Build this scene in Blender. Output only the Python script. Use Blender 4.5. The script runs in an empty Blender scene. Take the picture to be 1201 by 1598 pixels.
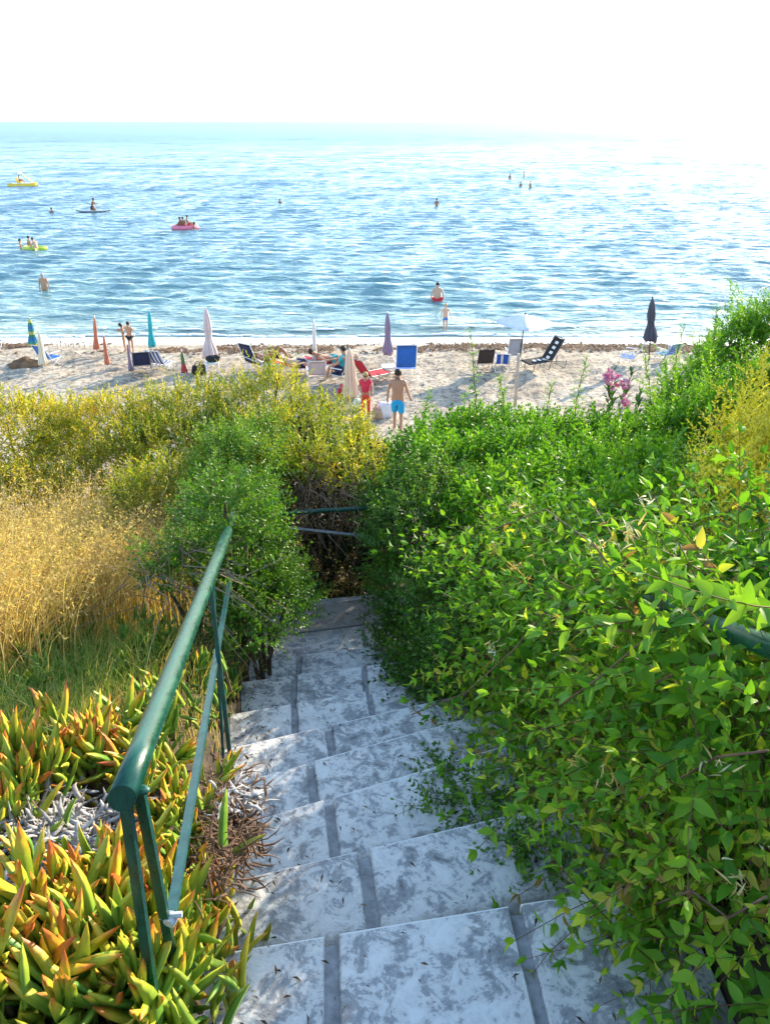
import bpy, math, time
import numpy as np
from mathutils import Vector, Matrix
from math import sin, cos, pi, radians

T0 = time.time()
rng = np.random.default_rng(11)
S = bpy.context.scene
C = S.collection

# ------------------------------------------------------------------ camera
TH = math.atan(611 / 1200)
CAM = np.array([0.0, 0.0, 8.3])
cd = bpy.data.cameras.new('camera')
cam = bpy.data.objects.new('camera', cd)
C.objects.link(cam)
cam.location = CAM
cam.rotation_euler = (pi / 2 - TH, 0, 0)
cd.sensor_fit = 'HORIZONTAL'
cd.sensor_width = 36
cd.lens = 36 * 1200 / 1201
cd.clip_start = 0.05
cd.clip_end = 20000
S.camera = cam

# ------------------------------------------------------------------ light
SUN_AZ, SUN_EL = radians(40), radians(19)
w = bpy.data.worlds.new('World')
S.world = w
w.use_nodes = True
nt = w.node_tree
nt.nodes.clear()
wo = nt.nodes.new('ShaderNodeOutputWorld')
bg = nt.nodes.new('ShaderNodeBackground')
sk = nt.nodes.new('ShaderNodeTexSky')
sk.sky_type = 'NISHITA'
sk.sun_disc = False
sk.sun_elevation = SUN_EL
sk.sun_rotation = SUN_AZ
sk.altitude = 10
sk.air_density = 1.0
sk.dust_density = 0.25
sk.ozone_density = 1.0
bg.inputs['Strength'].default_value = 0.15
nt.links.new(sk.outputs[0], bg.inputs[0])
nt.links.new(bg.outputs[0], wo.inputs[0])
sd = bpy.data.lights.new('sun', 'SUN')
sd.energy = 2.7
sd.angle = radians(0.6)
sd.color = (1.0, 0.86, 0.64)
sun = bpy.data.objects.new('sun', sd)
C.objects.link(sun)
sdir = Vector((sin(SUN_AZ) * cos(SUN_EL), cos(SUN_AZ) * cos(SUN_EL), sin(SUN_EL)))
sun.rotation_euler = sdir.to_track_quat('Z', 'Y').to_euler()
sun.location = (6, 8, 20)

S.view_settings.view_transform = 'Standard'
S.view_settings.look = 'None'
S.view_settings.exposure = 1.88
S.view_settings.gamma = 1
S.view_settings.use_curve_mapping = False
S.render.engine = 'CYCLES'
S.cycles.max_bounces = 6
S.cycles.diffuse_bounces = 3
S.cycles.glossy_bounces = 2
S.cycles.transmission_bounces = 4
S.cycles.transparent_max_bounces = 4
S.cycles.sample_clamp_indirect = 6
S.cycles.use_denoising = True

# ------------------------------------------------------------------ geometry of the view -> world
def ray(px, py):
    xc, yc = (px - 600.5) / 1200, (799 - py) / 1200
    return np.array([xc, cos(TH) + yc * sin(TH), -sin(TH) + yc * cos(TH)])
def at_f(px, py, F):
    d = ray(px, py)
    return CAM + d * (F / d[1])
def at_z(px, py, z):
    d = ray(px, py)
    return CAM + d * ((z - CAM[2]) / d[2])
def depth(p):
    return (p[1] * cos(TH)) - (p[2] - CAM[2]) * sin(TH)
def sand_z(y):
    return float(np.interp(y, [12, 16, 20, 27, 30, 33.0, 40, 70], [1.1, .85, .70, .62, .42, 0.0, -.5, -1.5]))
def at_sand(px, py):
    z = .6
    for _ in range(6):
        p = at_z(px, py, z)
        z = sand_z(p[1])
    return at_z(px, py, z)

# ------------------------------------------------------------------ materials
def nodes(name):
    m = bpy.data.materials.new(name)
    m.use_nodes = True
    return m, m.node_tree.nodes, m.node_tree.links, m.node_tree.nodes['Principled BSDF']
def ramp(N, stops):
    r = N.new('ShaderNodeValToRGB')
    e = r.color_ramp.elements
    while len(e) < len(stops):
        e.new(0.5)
    for k, (p, c) in enumerate(stops):
        e[k].position = p
        e[k].color = (*c, 1)
    return r
MC = {}
def mat(name, col, rough=.6, var=.12, scale=6, metal=0, bump=0, spec=.4):
    if name in MC:
        return MC[name]
    m, N, L, b = nodes(name)
    b.inputs['Roughness'].default_value = rough
    b.inputs['Metallic'].default_value = metal
    b.inputs['Specular IOR Level'].default_value = spec
    tc = N.new('ShaderNodeTexCoord')
    n = N.new('ShaderNodeTexNoise')
    n.inputs['Scale'].default_value = scale
    n.inputs['Detail'].default_value = 5
    L.new(tc.outputs['Object'], n.inputs['Vector'])
    c = np.array(col)
    r = ramp(N, [(.3, tuple(c * (1 - var))), (.7, tuple(np.minimum(c * (1 + var), .95)))])
    L.new(n.outputs['Fac'], r.inputs[0])
    L.new(r.outputs[0], b.inputs['Base Color'])
    if bump:
        bp = N.new('ShaderNodeBump')
        bp.inputs['Strength'].default_value = bump
        bp.inputs['Distance'].default_value = .02
        L.new(n.outputs['Fac'], bp.inputs['Height'])
        L.new(bp.outputs[0], b.inputs['Normal'])
    MC[name] = m
    return m
def leaf_mat(name, stops, stem=(.16, .10, .05), trans=.35, rough=.42, tboost=1.5, spec=.4, tc=(1.1, 1.0, .5)):
    m, N, L, b = nodes(name)
    a = N.new('ShaderNodeAttribute')
    a.attribute_name = 'tint'
    r = ramp(N, stops)
    L.new(a.outputs['Fac'], r.inputs[0])
    lt = N.new('ShaderNodeMath')
    lt.operation = 'LESS_THAN'
    lt.inputs[1].default_value = -.5
    L.new(a.outputs['Fac'], lt.inputs[0])
    mx = N.new('ShaderNodeMix')
    mx.data_type = 'RGBA'
    L.new(lt.outputs[0], mx.inputs['Factor'])
    L.new(r.outputs[0], mx.inputs['A'])
    mx.inputs['B'].default_value = (*stem, 1)
    L.new(mx.outputs['Result'], b.inputs['Base Color'])
    b.inputs['Roughness'].default_value = rough
    b.inputs['Specular IOR Level'].default_value = spec
    tr = N.new('ShaderNodeBsdfTranslucent')
    g = N.new('ShaderNodeMix')
    g.data_type = 'RGBA'
    g.blend_type = 'MULTIPLY'
    g.inputs['Factor'].default_value = 1
    g.inputs['B'].default_value = (tboost * tc[0], tboost * tc[1], tboost * tc[2], 1)
    L.new(mx.outputs['Result'], g.inputs['A'])
    L.new(g.outputs['Result'], tr.inputs['Color'])
    ms = N.new('ShaderNodeMixShader')
    ms.inputs[0].default_value = trans
    L.new(b.outputs[0], ms.inputs[1])
    L.new(tr.outputs[0], ms.inputs[2])
    L.new(ms.outputs[0], N['Material Output'].inputs['Surface'])
    return m

# ------------------------------------------------------------------ mesh helpers
def link(name, me, parent=None, m=None):
    o = bpy.data.objects.new(name, me)
    C.objects.link(o)
    if parent is not None:
        o.parent = parent
    if m is not None:
        me.materials.append(m)
    return o
def mesh_np(name, V, T, tint=None, smooth=False):
    me = bpy.data.meshes.new(name)
    V = np.ascontiguousarray(V, dtype=np.float32)
    T = np.ascontiguousarray(T, dtype=np.int32)
    me.vertices.add(len(V))
    me.vertices.foreach_set('co', V.ravel())
    me.loops.add(T.size)
    me.loops.foreach_set('vertex_index', T.ravel())
    me.polygons.add(len(T))
    k = T.shape[1]
    me.polygons.foreach_set('loop_start', np.arange(0, T.size, k, dtype=np.int32))
    if smooth:
        me.polygons.foreach_set('use_smooth', np.ones(len(T), dtype=bool))
    if tint is not None:
        a = me.attributes.new('tint', 'FLOAT', 'POINT')
        a.data.foreach_set('value', np.ascontiguousarray(tint, dtype=np.float32))
    me.update()
    me.validate()
    return me
def tag(o, label=None, cat=None, group=None, kind=None):
    if label: o['label'] = label
    if cat: o['category'] = cat
    if group: o['group'] = group
    if kind: o['kind'] = kind
    return o
def thing(name, label, cat, loc=(0, 0, 0), rz=0, group=None):
    o = bpy.data.objects.new(name, None)
    C.objects.link(o)
    o.location = loc
    o.rotation_euler = (0, 0, rz)
    o.empty_display_size = .1
    return tag(o, label, cat, group)
def tube_np(pts, rad, seg=6, cap=True, squash=None):
    pts = np.asarray(pts, float)
    n = len(pts)
    rad = np.broadcast_to(np.asarray(rad, float), (n,))
    V = []
    t = np.gradient(pts, axis=0)
    t /= np.linalg.norm(t, axis=1)[:, None] + 1e-9
    up = np.array([0, 0, 1.0]) if abs(t[0][2]) < .9 else np.array([1.0, 0, 0])
    for i in range(n):
        a = np.cross(up, t[i])
        if np.linalg.norm(a) < 1e-3:
            a = np.cross(np.array([1.0, .2, 0]), t[i])
        a /= np.linalg.norm(a) + 1e-9
        b = np.cross(t[i], a)
        for k in range(seg):
            q = 2 * pi * (k + .5) / seg
            V.append(pts[i] + rad[i] * (cos(q) * a + sin(q) * b * (squash or 1)))
    F = []
    for i in range(n - 1):
        for k in range(seg):
            k2 = (k + 1) % seg
            F.append((i * seg + k, i * seg + k2, (i + 1) * seg + k2, (i + 1) * seg + k))
    if cap:
        F.append(tuple(range(seg - 1, -1, -1)))
        F.append(tuple((n - 1) * seg + k for k in range(seg)))
    return np.array(V), F
class MB:
    def __init__(self):
        self.V, self.F, self.n = [], [], 0
    def add(self, V, F):
        V = np.asarray(V, float)
        self.V.append(V)
        self.F += [tuple(int(i) + self.n for i in f) for f in F]
        self.n += len(V)
        return self
    def box(self, c, s, R=None):
        c, s = np.array(c, float), np.array(s, float) / 2
        q = np.array([(x, y, z) for x in (-1, 1) for y in (-1, 1) for z in (-1, 1)], float) * s
        if R is not None:
            q = q @ np.array(R).T
        return self.add(q + c, [(0, 1, 3, 2), (4, 6, 7, 5), (0, 4, 5, 1), (2, 3, 7, 6), (0, 2, 6, 4), (1, 5, 7, 3)])
    def tube(self, pts, r, seg=6, cap=True, squash=None):
        return self.add(*tube_np(pts, r, seg, cap, squash))
    def ell(self, c, r, nu=10, nv=7):
        c, r = np.array(c, float), np.array(r, float) * np.ones(3)
        V = [c + r * np.array([0, 0, 1])]
        for i in range(1, nv):
            f = pi * i / nv
            for k in range(nu):
                a = 2 * pi * k / nu
                V.append(c + r * np.array([sin(f) * cos(a), sin(f) * sin(a), cos(f)]))
        V.append(c - r * np.array([0, 0, 1]))
        F = [(0, 1 + k, 1 + (k + 1) % nu) for k in range(nu)]
        for i in range(nv - 2):
            for k in range(nu):
                a, b = 1 + i * nu + k, 1 + i * nu + (k + 1) % nu
                F.append((a, a + nu, b + nu, b))
        e = len(V) - 1
        F += [(e, e - nu + (k + 1) % nu, e - nu + k) for k in range(nu)]
        return self.add(V, F)
    def sheet(self, grid, th):
        """grid (n,m,3) of points -> slab of thickness th along the local normal"""
        g = np.asarray(grid, float)
        n, m, _ = g.shape
        du, dv = np.gradient(g, axis=0), np.gradient(g, axis=1)
        nn = np.cross(du, dv)
        nn /= np.linalg.norm(nn, axis=2)[..., None] + 1e-9
        V = np.concatenate([(g + nn * th / 2).reshape(-1, 3), (g - nn * th / 2).reshape(-1, 3)])
        F, o = [], n * m
        ix = lambda i, j: i * m + j
        for i in range(n - 1):
            for j in range(m - 1):
                F.append((ix(i, j), ix(i + 1, j), ix(i + 1, j + 1), ix(i, j + 1)))
                F.append((o + ix(i, j), o + ix(i, j + 1), o + ix(i + 1, j + 1), o + ix(i + 1, j)))
        for i in range(n - 1):
            for j in (0, m - 1):
                F.append((ix(i, j), ix(i + 1, j), o + ix(i + 1, j), o + ix(i, j)))
        for j in range(m - 1):
            for i in (0, n - 1):
                F.append((ix(i, j), ix(i, j + 1), o + ix(i, j + 1), o + ix(i, j)))
        return self.add(V, F)
    def build(self, name, m, parent=None, smooth=False):
        me = bpy.data.meshes.new(name)
        me.from_pydata(np.concatenate(self.V).tolist(), [], self.F)
        if smooth:
            me.polygons.foreach_set('use_smooth', np.ones(len(me.polygons), dtype=bool))
        me.update()
        return link(name, me, parent, m)
def rotz(a):
    return np.array([[cos(a), -sin(a), 0], [sin(a), cos(a), 0], [0, 0, 1.0]])
def rotx(a):
    return np.array([[1.0, 0, 0], [0, cos(a), -sin(a)], [0, sin(a), cos(a)]])
def fbm(x, y, seed=0, f=1.0, oct=4):
    r = np.random.default_rng(seed)
    out = np.zeros_like(np.asarray(x, float))
    a = 1.0
    for _ in range(oct):
        for _k in range(4):
            th = r.uniform(0, 2 * pi)
            out += a * np.sin(f * (x * cos(th) + y * sin(th)) * r.uniform(.8, 1.3) + r.uniform(0, 6.28)) / 4
        a *= .55
        f *= 2.1
    return out
def grid_mesh(X, Y, Z):
    n, m = X.shape
    V = np.stack([X, Y, Z], -1).reshape(-1, 3)
    i, j = np.meshgrid(np.arange(n - 1), np.arange(m - 1), indexing='ij')
    a = (i * m + j).ravel()
    return V, np.stack([a, a + 1, a + m + 1, a + m], 1)

# ================================================================== SETTING
# ------------------------------------------------------------------ stairs data (tread front edges)
E = [((390, 1478), (900, 1395)), ((385, 1368), (820, 1265)), ((415, 1275), (680, 1195)), ((410, 1210), (625, 1150)),
     ((370, 1165), (630, 1105)), ((385, 1110), (590, 1075)), ((390, 1062), (580, 1038)), ((430, 1026), (560, 1012))]
RISER = .16
TZ = [8.3 - 1.72 - RISER * i for i in range(9)]
def stair_left(y):
    return float(np.interp(y, [-.5, .8, 1.2, 2.6, 3.7, 5], [-.40, -.40, -.44, -.72, -.80, -.85]))
STW = 1.16
LINES = []
for i, (a, b) in enumerate(E):
    A, B = at_z(*a, TZ[i]), at_z(*b, TZ[i])
    s = (B[1] - A[1]) / (B[0] - A[0])
    yl = A[1]
    for _ in range(4):
        xl = stair_left(yl)
        yl = A[1] + s * (xl - A[0])
    xr = xl + STW
    LINES.append((np.array([xl, yl]), np.array([xr, A[1] + s * (xr - A[0])])))
L0 = (np.array([-.40, LINES[0][0][1] - .44]), np.array([-.40 + STW, LINES[0][1][1] - .44]))

def hill_z(x, y):
    x, y = np.asarray(x, float), np.asarray(y, float)
    z = 6.58 - .44 * (y - 1.2)
    xl = np.interp(y, [-.5, .8, 1.2, 2.6, 3.7, 5], [-.40, -.40, -.44, -.72, -.80, -.85])
    din = np.minimum(x - xl, xl + STW - x)
    inside = np.clip(din / .12 + .3, 0, 1) * np.clip((6.0 - y) / .6, 0, 1)
    side = np.clip(-din / .35, 0, 1)
    z = z + .13 * side * np.clip((7 - y) / 2, 0, 1) + .05 * fbm(x, y, 3, 2.2) - .40 * inside
    z = z + np.clip(x - 3, 0, 12) * .16 * np.clip((12 - y) / 5, 0, 1)
    return z
def g_z(x, y):
    return max(float(hill_z(x, y)), sand_z(y))

# ground of the slope
m, N, L, b = nodes('slope_soil')
tc = N.new('ShaderNodeTexCoord')
n1 = N.new('ShaderNodeTexNoise')
n1.inputs['Scale'].default_value = 9
n1.inputs['Detail'].default_value = 8
L.new(tc.outputs['Object'], n1.inputs['Vector'])
r = ramp(N, [(.3, (.025, .018, .012)), (.55, (.07, .05, .03)), (.75, (.14, .10, .06))])
L.new(n1.outputs['Fac'], r.inputs[0])
L.new(r.outputs[0], b.inputs['Base Color'])
b.inputs['Roughness'].default_value = .95
bp = N.new('ShaderNodeBump')
bp.inputs['Distance'].default_value = .03
L.new(n1.outputs['Fac'], bp.inputs['Height'])
L.new(bp.outputs[0], b.inputs['Normal'])
ys = np.concatenate([np.arange(-5, 7, .08), np.arange(7, 17, .25)])
xs = np.concatenate([np.arange(-16, -2.5, .4), np.arange(-2.5, 2.5, .07), np.arange(2.5, 16.1, .4)])
Y, X = np.meshgrid(ys, xs, indexing='ij')
V, T = grid_mesh(X, Y, hill_z(X, Y))
tag(link('hillside_ground', mesh_np('hillside_ground', V, T, smooth=True), m=m), kind='structure')

# beach
m, N, L, b = nodes('beach_sand')
geo = N.new('ShaderNodeNewGeometry')
n1 = N.new('ShaderNodeTexNoise'); n1.inputs['Scale'].default_value = .55; n1.inputs['Detail'].default_value = 6
n2 = N.new('ShaderNodeTexNoise'); n2.inputs['Scale'].default_value = 7; n2.inputs['Detail'].default_value = 7
vo = N.new('ShaderNodeTexVoronoi'); vo.inputs['Scale'].default_value = 9
for q in (n1, n2, vo):
    L.new(geo.outputs['Position'], q.inputs['Vector'])
r1 = ramp(N, [(.35, (.40, .32, .225)), (.5, (.51, .42, .305)), (.68, (.60, .51, .385))])
L.new(n1.outputs['Fac'], r1.inputs[0])
r2 = ramp(N, [(.36, (.34, .31, .30)), (.47, (.72, .68, .66)), (.56, (1, 1, 1))])
L.new(n2.outputs['Fac'], r2.inputs[0])
mm = N.new('ShaderNodeMix'); mm.data_type = 'RGBA'; mm.blend_type = 'MULTIPLY'; mm.inputs['Factor'].default_value = .8
L.new(r1.outputs[0], mm.inputs['A']); L.new(r2.outputs[0], mm.inputs['B'])
# wet shingle by the waterline, pale with painted-in sun and sky reflection, brown wrack line above it
sep = N.new('ShaderNodeSeparateXYZ'); L.new(geo.outputs['Position'], sep.inputs[0])
wob = N.new('ShaderNodeTexNoise'); wob.inputs['Scale'].default_value = .25; wob.inputs['Detail'].default_value = 3
L.new(geo.outputs['Position'], wob.inputs['Vector'])
ad = N.new('ShaderNodeMath'); ad.operation = 'MULTIPLY_ADD'; ad.inputs[1].default_value = 1.2; L.new(wob.outputs['Fac'], ad.inputs[0]); L.new(sep.outputs['Y'], ad.inputs[2])
mr = N.new('ShaderNodeMapRange'); mr.inputs['From Min'].default_value = 30.6; mr.inputs['From Max'].default_value = 31.2
L.new(ad.outputs[0], mr.inputs['Value'])
m2 = N.new('ShaderNodeMix'); m2.data_type = 'RGBA'
L.new(mr.outputs[0], m2.inputs['Factor']); L.new(mm.outputs['Result'], m2.inputs['A']); m2.inputs['B'].default_value = (.72, .69, .64, 1)
L.new(m2.outputs['Result'], b.inputs['Base Color'])
rr = N.new('ShaderNodeMapRange'); rr.inputs['To Min'].default_value = .95; rr.inputs['To Max'].default_value = .38
L.new(mr.outputs[0], rr.inputs['Value']); L.new(rr.outputs[0], b.inputs['Roughness'])
bp = N.new('ShaderNodeBump'); bp.inputs['Distance'].default_value = .05; bp.inputs['Strength'].default_value = .7
L.new(n2.outputs['Fac'], bp.inputs['Height']); L.new(bp.outputs[0], b.inputs['Normal'])
ys = np.concatenate([np.arange(12.5, 32.0, .13), np.arange(32, 42, .5)])
xs = np.concatenate([np.arange(-75, -19, 1.2), np.arange(-19, 19, .15), np.arange(19, 76, 1.2)])
Y, X = np.meshgrid(ys, xs, indexing='ij')
Z = np.interp(Y, [12, 16, 20, 27, 30, 33.0, 40, 70], [1.1, .85, .70, .62, .42, 0.0, -.5, -1.5])
foot = np.maximum(fbm(X, Y, 5, 7.0, 2), -.25) * .075 + fbm(X, Y, 6, 2.0, 2) * .035
Z = Z + foot * np.clip((30.2 - Y) / 1.5, 0.05, 1) - .02
V, T = grid_mesh(X, Y, Z)
tag(link('sand_beach', mesh_np('sand_beach', V, T, smooth=True), m=m), kind='structure')

# sea
m, N, L, b = nodes('sea_water')
geo = N.new('ShaderNodeNewGeometry')
sep = N.new('ShaderNodeSeparateXYZ'); L.new(geo.outputs['Position'], sep.inputs[0])
mr = N.new('ShaderNodeMapRange'); mr.inputs['From Min'].default_value = 33; mr.inputs['From Max'].default_value = 120
L.new(sep.outputs['Y'], mr.inputs['Value'])
r = ramp(N, [(0, (.26, .36, .32)), (.08, (.165, .305, .305)), (.3, (.15, .285, .32)), (1, (.14, .275, .355))])
L.new(mr.outputs[0], r.inputs[0])
L.new(r.outputs[0], b.inputs['Base Color'])
rg = N.new('ShaderNodeMapRange'); rg.inputs['From Min'].default_value = 45; rg.inputs['From Max'].default_value = 400; rg.inputs['To Min'].default_value = .10; rg.inputs['To Max'].default_value = .34
L.new(sep.outputs['Y'], rg.inputs['Value']); L.new(rg.outputs[0], b.inputs['Roughness'])
b.inputs['IOR'].default_value = 1.33
mp = N.new('ShaderNodeMapping'); mp.inputs['Scale'].default_value = (.38, 1, 1)
L.new(geo.outputs['Position'], mp.inputs['Vector'])
h = None
for sc_, w_ in ((4.6, .17), (1.7, .55), (.6, .85), (.13, .9), (.03, 1.3)):
    q = N.new('ShaderNodeTexNoise'); q.inputs['Scale'].default_value = sc_; q.inputs['Detail'].default_value = 4; q.inputs['Distortion'].default_value = .4
    L.new(mp.outputs[0], q.inputs['Vector'])
    k = N.new('ShaderNodeMath'); k.operation = 'MULTIPLY_ADD'; k.inputs[1].default_value = w_
    L.new(q.outputs['Fac'], k.inputs[0])
    if h is None: k.inputs[2].default_value = 0
    else: L.new(h.outputs[0], k.inputs[2])
    h = k
bp = N.new('ShaderNodeBump'); bp.inputs['Distance'].default_value = .52; bp.inputs['Strength'].default_value = 1.0
L.new(h.outputs[0], bp.inputs['Height']); L.new(bp.outputs[0], b.inputs['Normal'])
SEA_MAT = m
ys = [31.0]
while ys[-1] < 900: ys.append(ys[-1] + .0031 * ys[-1] + .03)
while ys[-1] < 12000: ys.append(ys[-1] * 1.12)
ys = np.array(ys)
us = np.linspace(-1, 1, 281)
Y, U = np.meshgrid(ys, us, indexing='ij')
X = U * (Y * .95 + 25)
rw = np.random.default_rng(4)
Z = np.zeros_like(X)
for _ in range(40):
    lam = .5 * (2.2 / .5) ** rw.random()
    th = rw.normal(0, .42)
    k = 2 * pi / lam
    Z += .0092 * lam * np.sin(k * (X * sin(th) + Y * cos(th)) + rw.uniform(0, 6.28) + 1.2 * np.sin(X * .11 + rw.uniform(0, 6)))* (.8 + .2 * np.sin(X * rw.uniform(.05, .3) + Y * rw.uniform(.03, .2) + rw.uniform(0, 6)))
Z *= np.clip((Y - 33.0) / 6, 0.12, 1) * np.clip((380 - Y) / 280, 0, 1)
Z2 = np.zeros_like(X)
for _ in range(16):
    lam = rw.uniform(5, 16)
    th = rw.normal(0, .4)
    k = 2 * pi / lam
    Z2 += .0024 * lam * np.sin(k * (X * sin(th) + Y * cos(th)) + rw.uniform(0, 6.28) + np.sin(X * .04 + rw.uniform(0, 6)))
Z += Z2 * np.clip((Y - 60) / 120, 0, 1) * np.clip((900 - Y) / 500, 0, 1)
crest = 34.6 + .35 * np.sin(X * .21) + .2 * np.sin(X * .53 + 1)
Z += .13 * np.exp(-((Y - crest) / np.where(Y > crest, .7, .3)) ** 2) * (.55 + .45 * np.sin(X * .19 + 2))
V, T = grid_mesh(X, Y, Z)
tag(link('sea', mesh_np('sea', V, T, smooth=True), m=m), kind='structure')

# foam of the little breaker and of the swash
m, N, L, b = nodes('sea_foam')
b.inputs['Base Color'].default_value = (.85, .87, .86, 1)
b.inputs['Roughness'].default_value = .6
pos, tri = [], []
rf = np.random.default_rng(8)
mb = MB()
for x0 in np.arange(-34, 34, .55):
    for band in range(2):
        if band == 0 and rf.random() < .45: continue
        yy = (34.25 + .35 * np.sin(x0 * .21) + .2 * np.sin(x0 * .53 + 1)) if band == 0 else 33.05 + .18 * np.sin(x0 * .5) + rf.uniform(-.1, .1)
        k = 9
        aa = np.linspace(0, 2 * pi, k, endpoint=False)
        rx, ry = rf.uniform(.25, .8), rf.uniform(.05, .16) if band == 0 else rf.uniform(.08, .22)
        rr_ = rf.uniform(.6, 1.2, k)
        q = np.stack([x0 + rx * rr_ * np.cos(aa), yy + ry * rr_ * np.sin(aa), np.full(k, .075 if band == 0 else .03)], 1)
        top = q * 1.0; c = q.mean(0); top = c + (q - c) * .7; top[:, 2] += .035
        mb.add(np.concatenate([q, top]), [tuple(range(k, 2 * k))] + [(i, (i + 1) % k, k + (i + 1) % k, k + i) for i in range(k)])
tag(mb.build('sea_foam', m, smooth=True), kind='stuff')

# seaweed wrack along the beach
def wrack(n=15000, lo=.03, hi=.085, band=None):
    x = rf.uniform(-34, 34, n); y = 29.4 + rf.normal(0, .42, n) + .35 * np.sin(x * .3)
    if band: x, y = rf.uniform(-22, 22, n), rf.uniform(*band, n)
    keep = (fbm(x, y, 9, .9, 3) > -.25)
    x, y = x[keep], y[keep]
    n = len(x)
    z = np.array([sand_z(v) for v in y]) + .0
    s = lo + (hi - lo) * rf.random(n) ** 2.5
    base = np.array([[-1, -.5, 0], [1, -.4, 0], [.9, .5, 0], [-.8, .6, 0], [0, 0, .55]])
    a = rf.uniform(0, 6.28, n)
    c_, s_ = np.cos(a), np.sin(a)
    V = np.empty((n, 5, 3))
    V[:, :, 0] = x[:, None] + s[:, None] * (base[None, :, 0] * c_[:, None] - base[None, :, 1] * s_[:, None])
    V[:, :, 1] = y[:, None] + s[:, None] * (base[None, :, 0] * s_[:, None] + base[None, :, 1] * c_[:, None])
    V[:, :, 2] = z[:, None] + s[:, None] * base[None, :, 2]
    t = np.array([[0, 1, 4], [1, 2, 4], [2, 3, 4], [3, 0, 4]])
    T = (t[None] + 5 * np.arange(n)[:, None, None]).reshape(-1, 3)
    return mesh_np('seaweed', V.reshape(-1, 3), T)
tag(link('pebbles', wrack(16000, .018, .06, (15.5, 30.2)), m=mat('beach_pebble', (.34, .31, .28), .8, .5, 3)), kind='stuff')
tag(link('seaweed', wrack(15000, .035, .11), m=mat('dry_seaweed', (.20, .115, .06), .9, .5, 3)), kind='stuff')

# ------------------------------------------------------------------ staircase
m, N, L, b = nodes('travertine')
tc = N.new('ShaderNodeNewGeometry')
def noise(sc_, det=6, dis=0., rough=.6):
    q = N.new('ShaderNodeTexNoise')
    q.inputs['Scale'].default_value = sc_; q.inputs['Detail'].default_value = det
    q.inputs['Distortion'].default_value = dis; q.inputs['Roughness'].default_value = rough
    L.new(tc.outputs['Position'], q.inputs['Vector'])
    return q
na, nb, nc_ = noise(15, 9, .6, .72), noise(60, 6, .4, .7), noise(2.3, 3)
s1 = N.new('ShaderNodeMath'); s1.operation = 'MULTIPLY_ADD'; s1.inputs[1].default_value = .38
L.new(nb.outputs['Fac'], s1.inputs[0]); L.new(na.outputs['Fac'], s1.inputs[2])
s2 = N.new('ShaderNodeMath'); s2.operation = 'MULTIPLY_ADD'; s2.inputs[1].default_value = .35
L.new(nc_.outputs['Fac'], s2.inputs[0]); L.new(s1.outputs[0], s2.inputs[2])
r = ramp(N, [(.62, (.10, .10, .105)), (.74, (.28, .28, .285)), (.83, (.38, .38, .385)), (.868, (.64, .625, .60)), (1.0, (.78, .765, .735))])
L.new(s2.outputs[0], r.inputs[0])
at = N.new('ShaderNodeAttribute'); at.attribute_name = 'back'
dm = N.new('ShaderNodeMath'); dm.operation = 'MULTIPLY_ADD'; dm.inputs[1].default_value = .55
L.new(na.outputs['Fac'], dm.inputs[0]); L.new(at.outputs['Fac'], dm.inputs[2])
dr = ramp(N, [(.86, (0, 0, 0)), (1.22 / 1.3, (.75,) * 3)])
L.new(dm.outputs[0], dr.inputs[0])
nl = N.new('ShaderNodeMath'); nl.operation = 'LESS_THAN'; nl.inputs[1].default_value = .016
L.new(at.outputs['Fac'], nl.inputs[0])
d1 = N.new('ShaderNodeMix'); d1.data_type = 'RGBA'; d1.inputs['B'].default_value = (.10, .088, .075, 1)  # stone turns darker towards the inner edge of the tread
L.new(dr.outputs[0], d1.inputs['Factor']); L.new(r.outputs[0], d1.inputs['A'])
d2 = N.new('ShaderNodeMix'); d2.data_type = 'RGBA'; d2.inputs['B'].default_value = (.82, .82, .81, 1)  # nosing line painted pale, as a chamfer catching the light
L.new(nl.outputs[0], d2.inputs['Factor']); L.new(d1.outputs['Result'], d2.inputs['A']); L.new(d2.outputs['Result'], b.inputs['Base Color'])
b.inputs['Roughness'].default_value = .62
bp = N.new('ShaderNodeBump'); bp.inputs['Distance'].default_value = .006; bp.inputs['Strength'].default_value = .6
L.new(s1.outputs[0], bp.inputs['Height']); L.new(bp.outputs[0], b.inputs['Normal'])
TRAV = m
GROUT = mat('grout', (.29, .29, .295), .9, .3, 30, bump=.4)
stairs = thing('stone_stairs', 'pale mottled stone steps with grey mortar joints going down between the bushes', 'stairs', (0, 0, 0))
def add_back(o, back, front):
    """attribute that runs from 0 at a tread's nosing to 1 at its inner edge, for the darker tone towards that edge"""
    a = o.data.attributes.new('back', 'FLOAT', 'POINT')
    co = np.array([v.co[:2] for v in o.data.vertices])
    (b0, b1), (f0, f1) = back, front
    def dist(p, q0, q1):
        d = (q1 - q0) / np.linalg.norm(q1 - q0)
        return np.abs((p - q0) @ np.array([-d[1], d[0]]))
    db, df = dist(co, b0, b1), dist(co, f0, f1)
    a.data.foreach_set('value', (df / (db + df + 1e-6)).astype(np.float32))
def prism(mb, poly, ztop, th, ch=.004):
    poly = np.asarray(poly, float)
    c = poly.mean(0)
    n = len(poly)
    ins = c + (poly - c) * (1 - ch / (np.linalg.norm(poly - c, axis=1)[:, None] + 1e-6))
    f = lambda p, z: np.column_stack([p, np.full(n, z)])
    V = np.concatenate([f(poly, ztop - th), f(poly, ztop - ch), f(ins, ztop)])
    F = [tuple(range(2 * n, 3 * n))] + [tuple(range(n - 1, -1, -1))]
    for lv in (0, 1):
        F += [(lv * n + i, lv * n + (i + 1) % n, (lv + 1) * n + (i + 1) % n, (lv + 1) * n + i) for i in range(n)]
    mb.add(V, F)
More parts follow.
